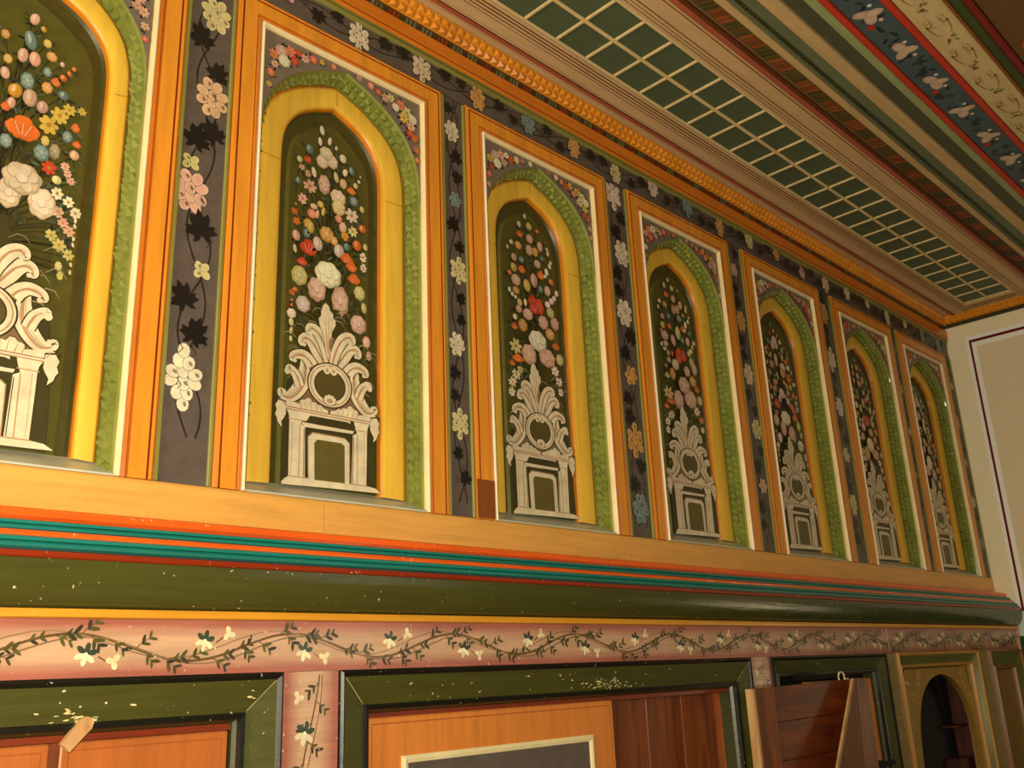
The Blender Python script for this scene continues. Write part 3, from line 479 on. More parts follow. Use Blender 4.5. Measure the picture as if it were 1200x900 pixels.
for i, cx in enumerate(NX):
    t = thing('arched_niche', (cx, 1, ZB), NLAB[i], 'wall niche', 'arched painted niches in a row')
    for j, (nm, mb, mat) in enumerate(PARTS):
        if i == 0:
            o = mb.build(nm, mat, t, (0, 1, ZB)); o['label'] = PL[nm]
            if nm == 'arch_moulding': weld(o, 35)
            if nm == 'arch_moulding':          # the end niche has a wider opening
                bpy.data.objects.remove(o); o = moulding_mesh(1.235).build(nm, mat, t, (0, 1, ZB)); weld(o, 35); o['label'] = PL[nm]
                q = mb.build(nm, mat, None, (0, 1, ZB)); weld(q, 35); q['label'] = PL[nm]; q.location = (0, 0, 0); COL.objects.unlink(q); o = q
            protos.append(o)
        else:
            o = protos[j].copy(); COL.objects.link(o); o.parent = t
    o = spandrel_mesh(20 + i).build('spandrel', M_PICT, t, (0, 1, ZB)); o['label'] = 'grey spandrel strewn with small painted flowers'
    o = back_mesh(BOUQ[i], 40 + i, 1.235 if i == 0 else 1).build('painted_panel', M_PICT, t, (0, 1, ZB)); o['label'] = 'olive panel painted with a cream urn and a bouquet'
    if i == 2:
        m = MB(); m.box(-HW + .0005, -HW + .0345, .9875, .9895, ZB + .001, ZB + .058, lin('8A4A18')); o = m.build('repair_patch', M_VERT, t, (0, 1, ZB)); o['label'] = 'brown patch at the foot of the frame'
XC = 3.04
# ------------------------------------------------------------------ floral strips between the niches and the frieze above them
FR_T = .978
def vine_items(b, pos, L, W, rnd, horiz=False, first=None):
    """leaves and bunches strung along twin stems over length L, from pos"""
    P = (lambda s, w: (pos[0] + s, pos[1] + w)) if horiz else (lambda s, w: (pos[0] + w, pos[1] - s))
    lf = K['leaf']; n = int(L / .012)
    for ph, am in ((0, .26), (2.2, .3)):
        pts = [P(L * i / n, W * am * math.sin(2 * math.pi * (L * i / n) / .21 + ph)) for i in range(n + 1)]
        b.line(pts, .0013, mix(lf, K['purple'], .15))
    items = first or []
    if not items:
        s = .02; k = rnd.randrange(3); cc = ['cr', 'pk', 'cy', 'wp', 'yo', 'bl', 'cy', 'pc']
        while s < L - .012:
            if k % 3 == 2:
                items.append((s + .004, rnd.uniform(-.16, .16), 'c', rnd.choice(cc), rnd.uniform(.8, 1.35))); s += .052
            else:
                items.append((s, rnd.choice((-1, 1)) * rnd.uniform(.12, .24), 'l', rnd.uniform(-1, 1), rnd.uniform(.85, 1.2))); s += .036
            k += 1
    for s, w, t, a, k in items:
        u, v = P(s, w * W)
        if t == 'l': b.vine_leaf(u, v, W * .30 * k, (a if not horiz else a - 1.4), jit(lf, .2, rnd))
        else: b.cluster(u, v, W * .34 * min(1.1, k ** .5), k * 1.15, FC[a], rnd)
    for _ in range(int(L / .05)):
        s = rnd.uniform(.02, L - .02); w = rnd.uniform(-.3, .3) * W; b.line([P(s, w), P(s + .008, w + W * .1), P(s + .014, w + W * .02)], [.0005, .0007, .0003], lf)
EDGES = [(NX[i] + HW, NX[i+1] - HW) for i in range(6)] + [(NX[6] + HW, XC - .002)]
PLAB = ['grey floral strip between the first and second niches, cream bunch near its foot', 'grey floral strip between the second and third niches', 'grey floral strip between the third and fourth niches',
        'grey floral strip between the fourth and fifth niches', 'grey floral strip between the fifth and sixth niches', 'grey floral strip between the sixth and seventh niches', 'narrow grey floral strip between the last niche and the end wall']
P1 = [(.02,-.1,'l',.3,1.1),(.055,.1,'c','cy',1.0),(.1,-.22,'l',.1,1.15),(.145,.2,'l',-.4,1.0),(.182,.12,'c','pe',1.1),(.235,.2,'l',.5,1.1),(.25,-.18,'l',-.2,1.15),(.285,-.26,'c','yg',.55),(.325,-.22,'c','pk',1.2),(.372,.05,'l',.2,1.25),(.425,.12,'c','cy',.6),(.468,-.22,'l',.4,1.1),(.51,.05,'l',-.3,1.1),(.565,-.12,'c','wh',1.5)]
for i, (x0, x1) in enumerate(EDGES):
    xm = (x0 + x1) / 2; w = x1 - x0 - .011
    t = thing('floral_strip', (xm, 1, ZB), PLAB[i], 'painted strip', 'grey floral strips between the niches')
    m = MB(); z1 = ZT - .002
    m.box(x0 + .0005, x1 - .0005, .994, 1.012, ZB, z1, K['purple'])
    b = Brush(m, lambda u, v, k: (max(x0 + .006, min(x1 - .006, u)), .994 - k, min(v, z1 - .001))); r = random.Random(60 + i)
    if i == 0: vine_items(b, (xm, z1 - .005), z1 - ZB - .06, w, r, first=P1)
    else: vine_items(b, (xm, z1), z1 - ZB - .02, w, r)
    o = m.build('strip_board', M_PICT, t, (xm, 1, ZB))
    for xa in (x0 + .0005, x1 - .006):
        m = MB(); m.box(xa, xa + .0055, .9905, .995, ZB, z1, K['green'], .0012); o = m.build('edge_fillet', M_VERT, t, (xm, 1, ZB)); o['label'] = 'thin green edge'
X0 = -.25
t = thing('floral_frieze', (1.4, 1, ZT), 'long dark grey floral frieze running above all the arched niches', 'frieze')
m = MB(); m.box(X0, XC, .994, 1.012, ZT + .001, FR_T, K['purple'])
b = Brush(m, lambda u, v, k: (u, .994 - k, max(ZT + .0015, min(FR_T - .0115, v)))); vine_items(b, (X0, (ZT + FR_T) / 2), XC - X0, FR_T - ZT - .012, random.Random(3), True)
m.build('frieze_board', M_PICT, t, (1.4, 1, ZT))
m = MB(); g = K['green']; m.run_x([(.9945, FR_T - .011), (.990, FR_T - .010), (.989, FR_T - .006), (.9905, FR_T - .003), (.9885, FR_T - .002), (.9885, FR_T + .001)], [g, g, g, K['oliveline'], g], X0, XC, [(1.0, FR_T + .001), (1.0, FR_T - .011)])
m.build('green_moulding', M_HORZ, t, (1.4, 1, ZT))
# orange rail over it, painted fillet, carved cornice
ZR0, ZR1 = FR_T + .0012, 1.0105
m = MB(); c = K['orange2']; r_ = K['redline']
m.run_x([(.990, ZR0), (.9855, ZR0 + .001), (.9855, ZR0 + .0045), (.9865, ZR0 + .005), (.9865, ZR0 + .0062), (.9855, ZR0 + .0067), (.9855, ZR1 - .001), (.987, ZR1)], [c, c, r_, r_, r_, c, K['urnsh'], c], X0, XC, [(1.0, ZR1), (1.0, ZR0)])
tag(m.build('orange_rail', M_HORZ, None, (1.4, 1, ZR0)), 'plain orange rail between the dark floral frieze and the carved cornice', 'rail')
ZF1 = 1.030
m = MB(); base = lin('4A3A1C'); m.box(X0, XC, .991, 1.01, ZR1 + .0005, ZF1, base)
b = Brush(m, lambda u, v, k: (u, .991 - k, v)); r = random.Random(9); x = X0
while x < XC - .02:
    for q in range(3):
        b.line([(x + q * .008, ZR1 + .003), (x + q * .008 + .004, ZF1 - .004)], .0024, jit(K['brick'] if int(x / .05) % 2 else K['cgreen'], .3, r))
    b.ell(x + .027, (ZR1 + ZF1) / 2 + r.uniform(-.003, .003), .004, .003, jit(K['dkgreen'], .3, r), 0, 7); x += .034
tag(m.build('painted_fillet', M_PICT, None, (1.4, 1, ZR1)), 'narrow dark fillet dabbed red and green under the carved orange cornice', 'fillet')
ZC = 1.055
def carved_band(m, A, Bv, L0, L1, n, col):
    """two rows of cut pyramids; A(s), Bv(s) give the lower and upper edge points"""
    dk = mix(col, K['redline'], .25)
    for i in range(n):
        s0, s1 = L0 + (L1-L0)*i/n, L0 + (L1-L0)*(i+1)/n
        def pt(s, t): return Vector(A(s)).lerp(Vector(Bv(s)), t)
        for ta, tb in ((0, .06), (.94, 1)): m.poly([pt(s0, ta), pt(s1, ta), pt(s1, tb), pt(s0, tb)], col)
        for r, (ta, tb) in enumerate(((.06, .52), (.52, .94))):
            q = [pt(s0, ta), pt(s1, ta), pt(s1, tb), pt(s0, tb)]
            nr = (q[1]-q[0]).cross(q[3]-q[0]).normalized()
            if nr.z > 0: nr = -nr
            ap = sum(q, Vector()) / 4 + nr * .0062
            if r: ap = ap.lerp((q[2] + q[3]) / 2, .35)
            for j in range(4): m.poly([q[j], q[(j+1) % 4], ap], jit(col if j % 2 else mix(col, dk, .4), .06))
YC = .972
t = thing('carved_cornice', (1.4, 1, ZF1), 'orange cornice carved with pyramids along the long niche wall under the ceiling', 'cornice', 'carved orange cornices')
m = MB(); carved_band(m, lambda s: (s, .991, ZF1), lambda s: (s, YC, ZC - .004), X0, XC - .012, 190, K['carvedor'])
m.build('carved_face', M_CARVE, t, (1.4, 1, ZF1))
m = MB(); m.run_x([(.9925, ZF1 - .0005), (YC + .0015, ZC - .003)], [K['orange2']], X0, XC, [(YC + .002, ZC), (1.0, ZC), (1.0, ZF1 - .0005)]); m.build('cornice_backing', M_HORZ, t, (1.4, 1, ZF1))
XW = XC - .009; XCC = XC - .028
t = thing('carved_cornice', (XC, .2, ZF1), 'orange cornice carved with pyramids along the cream end wall under the ceiling', 'cornice', 'carved orange cornices')
m = MB(); carved_band(m, lambda s: (XW, s, ZF1), lambda s: (XCC, s, ZC - .004), -.6, .985, 92, K['carvedor']); m.build('carved_face', M_CARVE, t, (XC, .2, ZF1))
m = MB(); c = K['orange2']
pr = [(XW + .0015, ZF1 - .0005), (XCC + .0015, ZC - .003), (XCC + .002, ZC), (XC, ZC), (XC, ZF1 - .0005)]
for a, bq in zip(pr, pr[1:] + pr[:1]): m.poly([(a[0], -.6, a[1]), (a[0], .985, a[1]), (bq[0], .985, bq[1]), (bq[0], -.6, bq[1])], c)
m.build('cornice_backing', M_HORZ, t, (XC, .2, ZF1))
m = MB(); m.box(XC - .006, XC, -.6, .9905, ZF1 - .0125, ZF1 - .0008, K['dkgreen'], .001)
tag(m.build('dark_fillet', M_HORZ, None, (XC, .2, ZF1 - .0125)), 'thin dark green fillet between the cream end wall and its carved cornice', 'fillet')

# ------------------------------------------------------------------ sill board and ledge
m = MB(); c = K['board']
m.run_x([(.989, .1755), (.989, .2185), (.9905, .2208)], [c, c, c], X0, XC, [(1.05, .2208), (1.05, .1755)], seg=1)
b = Brush(m, lambda u, v, k: (u, .989 - k, v))
for x in (.665, 1.285, 2.06): b.line([(x, .177), (x + .001, .19), (x - .0005, .2), (x, .217)], .0006, mix(c, K['redline'], .35))
r = random.Random(5)
for i in range(26):
    x = r.uniform(.1, 2.9); z = r.uniform(.18, .212); pts = [(x, z)]
    for q in range(5): pts.append((pts[-1][0] + r.uniform(.001, .009), max(.177, min(.217, pts[-1][1] + r.uniform(-.008, .006)))))
    b.line(pts, .00025, mix(c, K['redline'], .35))
tag(m.build('sill_board', M_HORZ, None, (1.4, 1, .1755)), 'broad yellow-orange board directly under the row of arched niches', 'board')

t = thing('moulded_ledge', (1.4, .95, .075), 'long projecting ledge striped orange and teal, with olive cove, above the cupboards', 'ledge')
XL = XC - .001
def led(nm, prof, cols, back, mat, lab):
    m = MB(); m.run_x(prof, cols, X0, XL, back); o = m.build(nm, mat, t, (1.4, .95, .075)); o['label'] = lab; return o
v, tl, bk = K['vermil'], K['teal'], K['brick']; tl2 = lin('0E4A46')
# profile steps outward (towards the room) as it goes down
led('orange_fillet', [(.986, .1752), (.965, .1750), (.9600, .1725), (.9595, .166), (.960, .1622)], [v, v, v, mix(v, bk, .5), v], [(1.0, .1622), (1.0, .1752)], M_WORN, 'vermilion upper fillet')
led('teal_moulding', [(.9585, .1621), (.9520, .1605), (.9505, .1575), (.952, .1565), (.9495, .1545), (.9475, .152), (.9478, .1508)], [tl, tl, tl2, tl, tl, tl2, tl], [(1.0, .1508), (1.0, .1621)], M_HORZ, 'teal moulding')
led('orange_bead', [(.9465, .1507), (.9425, .1498), (.9405, .147), (.941, .1445)], [v, v, v, v], [(1.0, .1445), (1.0, .1507)], M_WORN, 'orange bead')
led('lower_teal_moulding', [(.9395, .1444), (.9345, .1425), (.9325, .139), (.934, .138), (.9315, .136), (.9285, .1325), (.9290, .130)], [tl, tl, tl2, tl, tl, tl2, tl], [(1.0, .130), (1.0, .1444)], M_HORZ, 'teal moulding')
led('brick_fillet', [(.9275, .1299), (.9225, .128), (.9220, .1235), (.924, .1222)], [bk, bk, bk, bk], [(1.0, .1222), (1.0, .1299)], M_WORN, 'brick red lower fillet')
cv = K['cove']
arc = [(.9255 + .0225 * (1 - math.cos(a)) , .1221 - .0435 * math.sin(a)) for a in [i * math.pi / 2 / 9 for i in range(10)]]
o = led('cove', arc, [cv] * 10, [(1.0, .0786), (1.0, .1221)], M_WORN, 'olive green cove'); weld(o, 40)

# ------------------------------------------------------------------ cupboard wall
YL = .947; ZM = .0785
m = MB(); c = K['mustard']; m.run_x([(.947, ZM), (.941, ZM - .0005), (.9395, ZM - .004), (.9405, ZM - .008), (.944, ZM - .0093)], [c, c, c, c, c], X0, XC - .012, [(.99, ZM - .0093), (.99, ZM)])
tag(m.build('mustard_bead', M_HORZ, None, (1.4, .95, ZM)), 'slim mustard yellow bead between the olive cove and the pink frieze', 'moulding')
ZK1, ZK0 = ZM - .0095, .0145
def pinkgrad(z, z0, z1):
    t = abs((z - z0) / (z1 - z0) - .5) * 2
    return mix(K['tan'], mix(K['pink'], K['redroll'], .35), max(0, min(1, (t - .3) / .55)) ** 1.2)
def frieze_sprigs(b, pts, rnd, horiz):
    pass
m = MB(); nz = 12; XF = XC - .016
for i in range(nz):
    za, zb = ZK0 + (ZK1 - ZK0) * i / nz, ZK0 + (ZK1 - ZK0) * (i+1) / nz
    ca, cb = pinkgrad(za, ZK0, ZK1), pinkgrad(zb, ZK0, ZK1)
    m.poly([(X0, YL, za), (XF, YL, za), (XF, YL, zb), (X0, YL, zb)], [ca, ca, cb, cb])
e = K['pink']
for q in (((X0, YL, ZK1), (XF, YL, ZK1), (XF, .985, ZK1), (X0, .985, ZK1)), ((X0, YL, ZK0), (X0, .985, ZK0), (XF, .985, ZK0), (XF, YL, ZK0)), ((XF, YL, ZK0), (XF, .985, ZK0), (XF, .985, ZK1), (XF, YL, ZK1)), ((X0, YL, ZK0), (X0, YL, ZK1), (X0, .985, ZK1), (X0, .985, ZK0)), ((X0, .985, ZK0), (X0, .985, ZK1), (XF, .985, ZK1), (XF, .985, ZK0))): m.poly(q, e)
b = Brush(m, lambda u, v, k: (u, YL - k, max(ZK0 + .001, min(ZK1 - .001, v)))); r = random.Random(12)
zc = (ZK0 + ZK1) / 2; per = .242; X1 = .355
brn = lin('6E5230'); wv = lambda x, d=0: zc + .0135 * math.cos(2 * math.pi * (x - X1 - d) / per)
xs = [X0 + i * .008 for i in range(int((XF - X0) / .008))]
b.line([(x, wv(x)) for x in xs], .0013, brn); b.line([(x, wv(x, .012) - .003) for x in xs], .0009, mix(brn, K['tan'], .25)); b.line([(x, wv(x, -.02) + .003) for x in xs], .0008, mix(brn, K['tan'], .4))
lfc = lin('56522C'); lfd = lin('3E3C30')
def sprig(x, z, a, n, ln):
    tip = (x + ln * math.cos(a), z + ln * math.sin(a)); b.line([(x, z), (x + ln * .5 * math.cos(a + .15), z + ln * .5 * math.sin(a + .15)), tip], [.0006, .0005, .0003], brn)
    for q in range(n):
        s = (q + 1) / n; px, pz = x + (tip[0]-x) * s, z + (tip[1]-z) * s
        for sg in (-1, 1):
            th = a + sg * .75; l = .0054 * r.uniform(.7, 1.2); b.ell(px + l * .7 * math.cos(th), pz + l * .7 * math.sin(th), l, l * .34, jit(lfc if r.random() < .6 else lfd, .25, r), th, 8)
def vflower(x, z, k):
    w = lin('EFE3B4'); g = lin('3E4A3A')
    for q in range(6):
        th = q * 1.047 + .3; b.ell(x + k * .62 * math.cos(th), z + k * .62 * math.sin(th), k * .52, k * .27, jit(g if q in (0, 1, 2) else w, .1, r), th, 10)
    b.ell(x, z, k * .2, k * .2, lin('F4EBCB'), 0, 8)
x = X0 + .02; i = 0
while x < XF - .03:
    ph = ((x - X1) / per) % 1; up = wv(x) > zc
    a0 = (-.4 if i % 2 else .5); sprig(x, wv(x), a0 + r.uniform(-.3, .3), 2, .017)
    if i % 3 != 2: sprig(x + .008, wv(x + .008), -a0 - .3, 2, .013)
    x += .027; i += 1
k = 0; x = X1 - per * 2.5 + .012
while x < XF - .02:
    zz = wv(x); zz = zc + (-.006 if zz > zc else .006)
    if x > X0 + .02:
        vflower(x, zz, .0100); b.line([(x + .012, zz - .002), (x + .022, zz - .008 * (1 if k % 2 else -.6))], .0006, brn)
        for q in range(3):
            th = q * 2.1 + k; b.ell(x + .027 + .004 * math.cos(th), zz - .007 * (1 if k % 2 else -1) + .004 * math.sin(th), .0042, .003, jit(lin('E9D9A8'), .08, r), th, 9)
    x += per * .5 * (1.0 if k % 2 else 1.0); k += 1
b.line([(2.13, ZK0 + .002), (2.128, ZK1 - .002)], .0016, lin('F0E4C4'))
tag(m.build('vine_frieze', M_WORN, None, (1.4, .95, ZK0)), 'pink frieze painted with a winding vine above the cupboards', 'frieze')

# stiles between the cupboards (x0, x1)
STL = [(.587, .661), (1.557, 1.628), (2.123, 2.182), (2.682, 2.766)]
SLAB = ['pink floral stile between the left cupboard and the middle cupboard', 'pink floral stile left of the third cupboard, behind the swung plank door', 'ochre stile between the third cupboard and the arched cupboard', 'ochre stile between the arched cupboard and the narrow end panel']
ZL = FLOOR + .001
for i, (x0, x1) in enumerate(STL):
    m = MB(); n = 12; zt = ZK0 - .0004
    for q in range(n):
        xa, xb = x0 + (x1-x0)*q/n, x0 + (x1-x0)*(q+1)/n
        ca, cb = pinkgrad(xa, x0, x1), pinkgrad(xb, x0, x1)
        if i > 1: ca, cb = mix(ca, lin('8A7A3A'), .75), mix(cb, lin('8A7A3A'), .75)
        m.poly([(xa, YL, ZL), (xb, YL, ZL), (xb, YL, zt), (xa, YL, zt)], [ca, cb, cb, ca])
    for q in (((x0, YL, ZL), (x0, YL, zt), (x0, .985, zt), (x0, .985, ZL)), ((x1, YL, ZL), (x1, .985, ZL), (x1, .985, zt), (x1, YL, zt)), ((x0, .985, ZL), (x0, .985, zt), (x1, .985, zt), (x1, .985, ZL)), ((x0, YL, zt), (x1, YL, zt), (x1, .985, zt), (x0, .985, zt)), ((x0, YL, ZL), (x0, .985, ZL), (x1, .985, ZL), (x1, YL, ZL))): m.poly(q, e)
    b = Brush(m, lambda u, v, k: (max(x0 + .001, min(x1 - .001, u)), YL - k, v)); r = random.Random(30 + i); xc = (x0 + x1) / 2; w = (x1 - x0)
    zs = [zt - .004 - q * .006 for q in range(int((zt - ZL) / .006) - 1)]
    sw = lambda z: xc + w * .16 * math.sin(z * 21 + 1)
    if i < 2: b.line([(sw(z), z) for z in zs], .0010, brn); b.line([(sw(z + .02) + .003, z) for z in zs], .0006, brn)
    z = zt - .012; q = 0
    while z > ZL + .02 and i < 2:
        sprig(sw(z), z, -1.57 + (.9 if q % 2 else -.9), 2, .015)
        if q % 4 == 2: vflower(sw(z) - w * .12, z - .012, .012)
        if q % 4 == 0:
            for th in (0, 2.1, 4.2): b.ell(xc - w * .22 + .004 * math.cos(th), z - .016 + .004 * math.sin(th), .004, .003, lin('E9D9A8'), th, 8)
        z -= .021; q += 1
    o = m.build('floral_stile', M_WORN, None, (xc, .95, ZL)); tag(o, SLAB[i], 'stile', 'painted stiles between the cupboards')

def surround(par, org, x0, x1, ztop, fw, main, edge, zb=None, depth=.016, worn=()):
    """mitred cupboard frame, open at the foot: black bead, sloping board, black inner bead"""
    zb = ZL if zb is None else zb; m = MB(); d = depth
    pr = [(0, .985), (0, YL - .004), (.003, YL - .006), (.0055, YL - .004), (.007, YL - .002), (fw - .010, YL + d * .45), (fw - .0085, YL + d*.45 - .004), (fw - .004, YL + d*.45 - .003), (fw - .003, YL + d * .7), (fw, YL + d), (fw, .985)]
    inn = mix(main, edge, .45); cl = [edge, edge, edge, edge, main, edge, edge, edge, inn, inn, inn]
    m.frame([(x0, zb), (x0, ztop), (x1, ztop), (x1, zb)], pr, cl)
    b = Brush(m, lambda u, v, k: (u, YL - .002 + (d * .45 + .002) * max(0, min(1, (ztop - v - .007) / (fw - .017))) - .0002 - k, v)); r = random.Random(4)
    for wx, wz, rx, rz, n in worn:
        for _ in range(n):
            u, v = r.gauss(wx, rx), r.gauss(wz, rz)
            if ztop - fw + .0105 < v < ztop - .008: b.ell(u, v, r.uniform(.0006, .0034), r.uniform(.0004, .0011), jit(lin('E4D29A'), .15, r), r.uniform(-.3, .5), 7, .3, r)
    for sx in (x0, x1):
        sg = 1 if sx == x0 else -1
        if main is K['cove']: b.line([(sx + sg * .008, ztop - .008), (sx + sg * (fw - .011), ztop - fw + .011)], .0004, lin('C9B27A'))
    o = m.build('cupboard_frame', M_FRAME if main is K['cove'] else M_PAINT, par, org)
    return o
eb = K['ebony']; ZTOP = ZK0 - .0006
def door_leaf(par, org, x0, x1, y, ztop, zbot, panelled=True, name='door', lab=None, inset=.052):
    m = MB(); c = K['door'] if panelled else lin('B4652C'); rim = K['doorrim']; cr_ = K['cream']; th = .016
    m.box(x0, x1, y, y + th, zbot, ztop, c, .0015)
    b = Brush(m, lambda u, v, k: (u, y - k, v)); g = .0075
    for seg in (((x0 + g, ztop - g), (x1 - g, ztop - g)), ((x0 + g, zbot), (x0 + g, ztop - g)), ((x1 - g, zbot), (x1 - g, ztop - g))): b.line(list(seg), .0006, rim)
    if not panelled:
        for k in (.33, .52, .78):
            xx = x0 + (x1 - x0) * k; b.line([(xx, zbot), (xx + .004, ztop - .02)], .0004, mix(c, rim, .5))
    d = m.build(name, M_VERT, par, org)
    if lab: d['label'] = lab
    if panelled:
        zt = ztop - inset + .006; m = MB()
        zq = zbot + min(.1, inset); q = [(x0 + inset, zq), (x0 + inset, zt), (x1 - inset, zt), (x1 - inset, zq)]
        m.frame(q, [(0, y + .002), (0, y - .003), (.004, y - .0045), (.0085, y - .003), (.0105, y + .002)], [cr_, cr_, cr_, mix(cr_, K['tan'], .4), cr_], closed=True)
        f = m.build('panel_bead', M_PAINT, d, (0, 0, 0) if False else org); f['label'] = 'cream bead round the panel'; f.matrix_parent_inverse = Matrix()
        f.location = (0, 0, 0)
        m = MB(); m.box(x0 + inset + .009, x1 - inset - .009, y - .0012, y + .002, zq + .009, zt - .009, K['purple'])
        b = Brush(m, lambda u, v, k: (u, y - .0012 - k, v)); r = random.Random(77)
        for _ in range(40):
            u = r.uniform(x0 + inset + .02, x1 - inset - .02); v = r.uniform(zq + .02, zt - .02)
            b.ell(u, v, .012, .003, jit(mix(K['grey'], K['cgreen'], r.random() * .6), .3, r), r.uniform(-.5, .5), 9)
            if r.random() < .4: b.flower(u, v, .006, .006, 'r', r.choice(['cr', 'pk', 'yg']), r)
        p = m.build('door_panel', M_PICT, d, org); p['label'] = 'mauve grey painted panel'
    return d
def carcase(par, org, x0, x1, yb, zt, mat, planks=True, vertical=True):
    """plank back, sides and head of a cupboard recess"""
    m = MB(); c = K['plank']; n = 8
    for i in range(n):
        xa, xb = x0 + (x1-x0)*i/n, x0 + (x1-x0)*(i+1)/n
        m.box(xa + .0008, xb - .0008, yb, yb + .012, ZL, zt, c, .0015)
    m.box(x0 - .01, x0, .985, yb + .012, ZL, zt, c); m.box(x1, x1 + .01, .985, yb + .012, ZL, zt, c)
    m.box(x0 - .01, x1 + .01, .985, yb + .012, zt, zt + .01, c)
    o = m.build('plank_lining', mat, par, org); o['label'] = 'red-brown plank lining'; return o

FW = .0495
# left cupboard
xa, xb = -.17, .586
org = ((xa+xb)/2, .95, ZL); WORN = [(.368, -.022, .010, .004, 26), (.375, -.012, .03, .007, 8)]
t = thing('built_in_cupboard', org, 'left cupboard with olive frame and two worn orange doors below the ledge', 'cupboard', 'cupboards under the ledge')
surround(t, org, xa, xb, ZTOP, FW, K['cove'], eb, worn=WORN)
m = MB(); m.box(xa + FW + .0005, xb - FW - .0005, .9655, .985, -.0425, -.0362, lin('7A2E14')); m.build('head_strip', M_HORZ, t, org)['label'] = 'red-brown strip above the doors'
dl = door_leaf(t, org, xa + FW + .002, .3525, .966, -.0432, ZL + .06, False, 'door', 'left orange door leaf')
dr = door_leaf(t, org, .3625, xb - FW - .002, .966, -.0432, ZL + .06, False, 'door', 'right orange door leaf')
m = MB(); m.box(.3532, .3618, .970, .985, ZL + .06, -.0432, lin('5E2A16')); m.build('meeting_strip', M_WOODV, t, org)
m = MB()
ax, az = .372, -.033; ca, sa = math.cos(.85), math.sin(.85)
def rt(u, v): return (ax + u * ca - v * sa, az + u * sa + v * ca)
out = [rt(*q) for q in ((-.019, -.0055), (.008, -.0065), (.013, -.004), (.0145, .001), (.012, .0055), (.006, .0075), (-.019, .0055))]
cc = lin('B99658'); n = len(out)
m.poly([(x, .9465, z) for x, z in out], cc); m.poly([(x, .9535, z) for x, z in out][::-1], cc)
for q in range(n): m.poly([(out[q][0], .9465, out[q][1]), (out[q][0], .9535, out[q][1]), (out[(q+1) % n][0], .9535, out[(q+1) % n][1]), (out[(q+1) % n][0], .9465, out[(q+1) % n][1])], cc)
pt_ = rt(.004, 0); m.tube([(pt_[0], .9445, pt_[1]), (pt_[0], .956, pt_[1])], .0016, lin('3A2A18'))
o = m.build('turn_latch', M_RAW, t, org); o['label'] = 'small bare wood turn latch'
# middle cupboard
xa, xb = .662, 1.556
org = ((xa+xb)/2, .95, ZL)
t = thing('built_in_cupboard', org, 'middle cupboard with olive frame, left door shut and right half standing open', 'cupboard', 'cupboards under the ledge')
surround(t, org, xa, xb, ZTOP, FW, K['cove'], eb, worn=[(1.155, -.021, .035, .004, 60), (1.16, -.012, .03, .004, 20), (1.0, -.01, .3, .01, 30)])
m = MB(); m.box(xa + FW + .0005, xb - FW - .0005, .9655, .985, -.0425, -.0362, lin('7A2E14')); m.build('head_strip', M_HORZ, t, org)['label'] = 'red-brown strip above the opening'
carcase(t, org, xa + FW, xb - FW, 1.0, -.0425, M_WOODV)
door_leaf(t, org, xa + FW + .003, 1.178, .964, -.0418, ZL + .06, True, 'door', 'shut orange door with mauve panel')
# the right leaf of that cupboard, swung right round over the stile
hx, hy = 1.522, .9365; ex, ey = 1.893, .905
dx, dy = ex - hx, ey - hy; Lr = math.hypot(dx, dy); dx, dy = dx / Lr, dy / Lr; nx, ny = dy, -dx   # n points to the room
def lp(s, d, z): return (hx + dx * s + nx * d, hy + dy * s + ny * d, z)
zt, zb_ = -.0395, ZL + .06
SLP = .02
def leafbox(m, s0, s1, d0, d1, z0, z1, c, slope=0):
    p = [lp(s, d, z + slope * s) for s in (s0, s1) for d in (d0, d1) for z in (z0, z1)]
    for q in ((0,1,3,2),(4,6,7,5),(0,4,5,1),(2,3,7,6),(0,2,6,4),(1,5,7,3)): m.poly([p[i] for i in q], c)
d = MB(); c = K['plank']; hts = [zt, -.1, -.165, -.26, -.36, -.47, -.58, -.7, zb_]
for i in range(len(hts) - 1): leafbox(d, .002, Lr, .0, .010, hts[i+1] + .0008, hts[i] - .0004, c, SLP)
dd = d.build('door', M_WOODH, t, org); dd['label'] = 'open right door showing its bare planked back'
m = MB(); leafbox(m, .0, .055, .0101, .016, zb_, zt - .0003, c, SLP)
m.build('door_batten', M_WOODV, dd, org)
m = MB(); leafbox(m, Lr - .055, Lr, .0101, .016, zb_, zt - .0003, c, SLP); m.build('door_batten', M_WOODV, dd, org)
m = MB(); leafbox(m, -.006, -.0002, -.0005, .0165, zb_, zt, c); m.build('door_edge', M_RAW, dd, org)['label'] = 'pale hinge edge of the door'
# third cupboard
xa, xb = 1.629, 2.122
org = ((xa+xb)/2, .95, ZL)
t = thing('built_in_cupboard', org, 'third cupboard with olive frame, mostly hidden by the swung plank door', 'cupboard', 'cupboards under the ledge')
surround(t, org, xa, xb, ZTOP, FW * .8, K['cove'], eb)
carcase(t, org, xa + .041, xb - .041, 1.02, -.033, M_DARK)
door_leaf(t, org, 1.80, 2.079, .9665, -.036, -.205, True, 'door', 'shut orange door with dark grey panel', .030)
door_leaf(t, org, 1.80, 2.079, .9665, -.228, ZL + .06, False, 'door', 'lower orange door leaf')
m = MB(); m.tube([(1.98, .962, -.215), (2.04, .957, -.213), (2.10, .952, -.209)], .005, lin('2A1C12')); m.build('door_bolt', M_DARK, t, org)['label'] = 'dark wooden bolt'
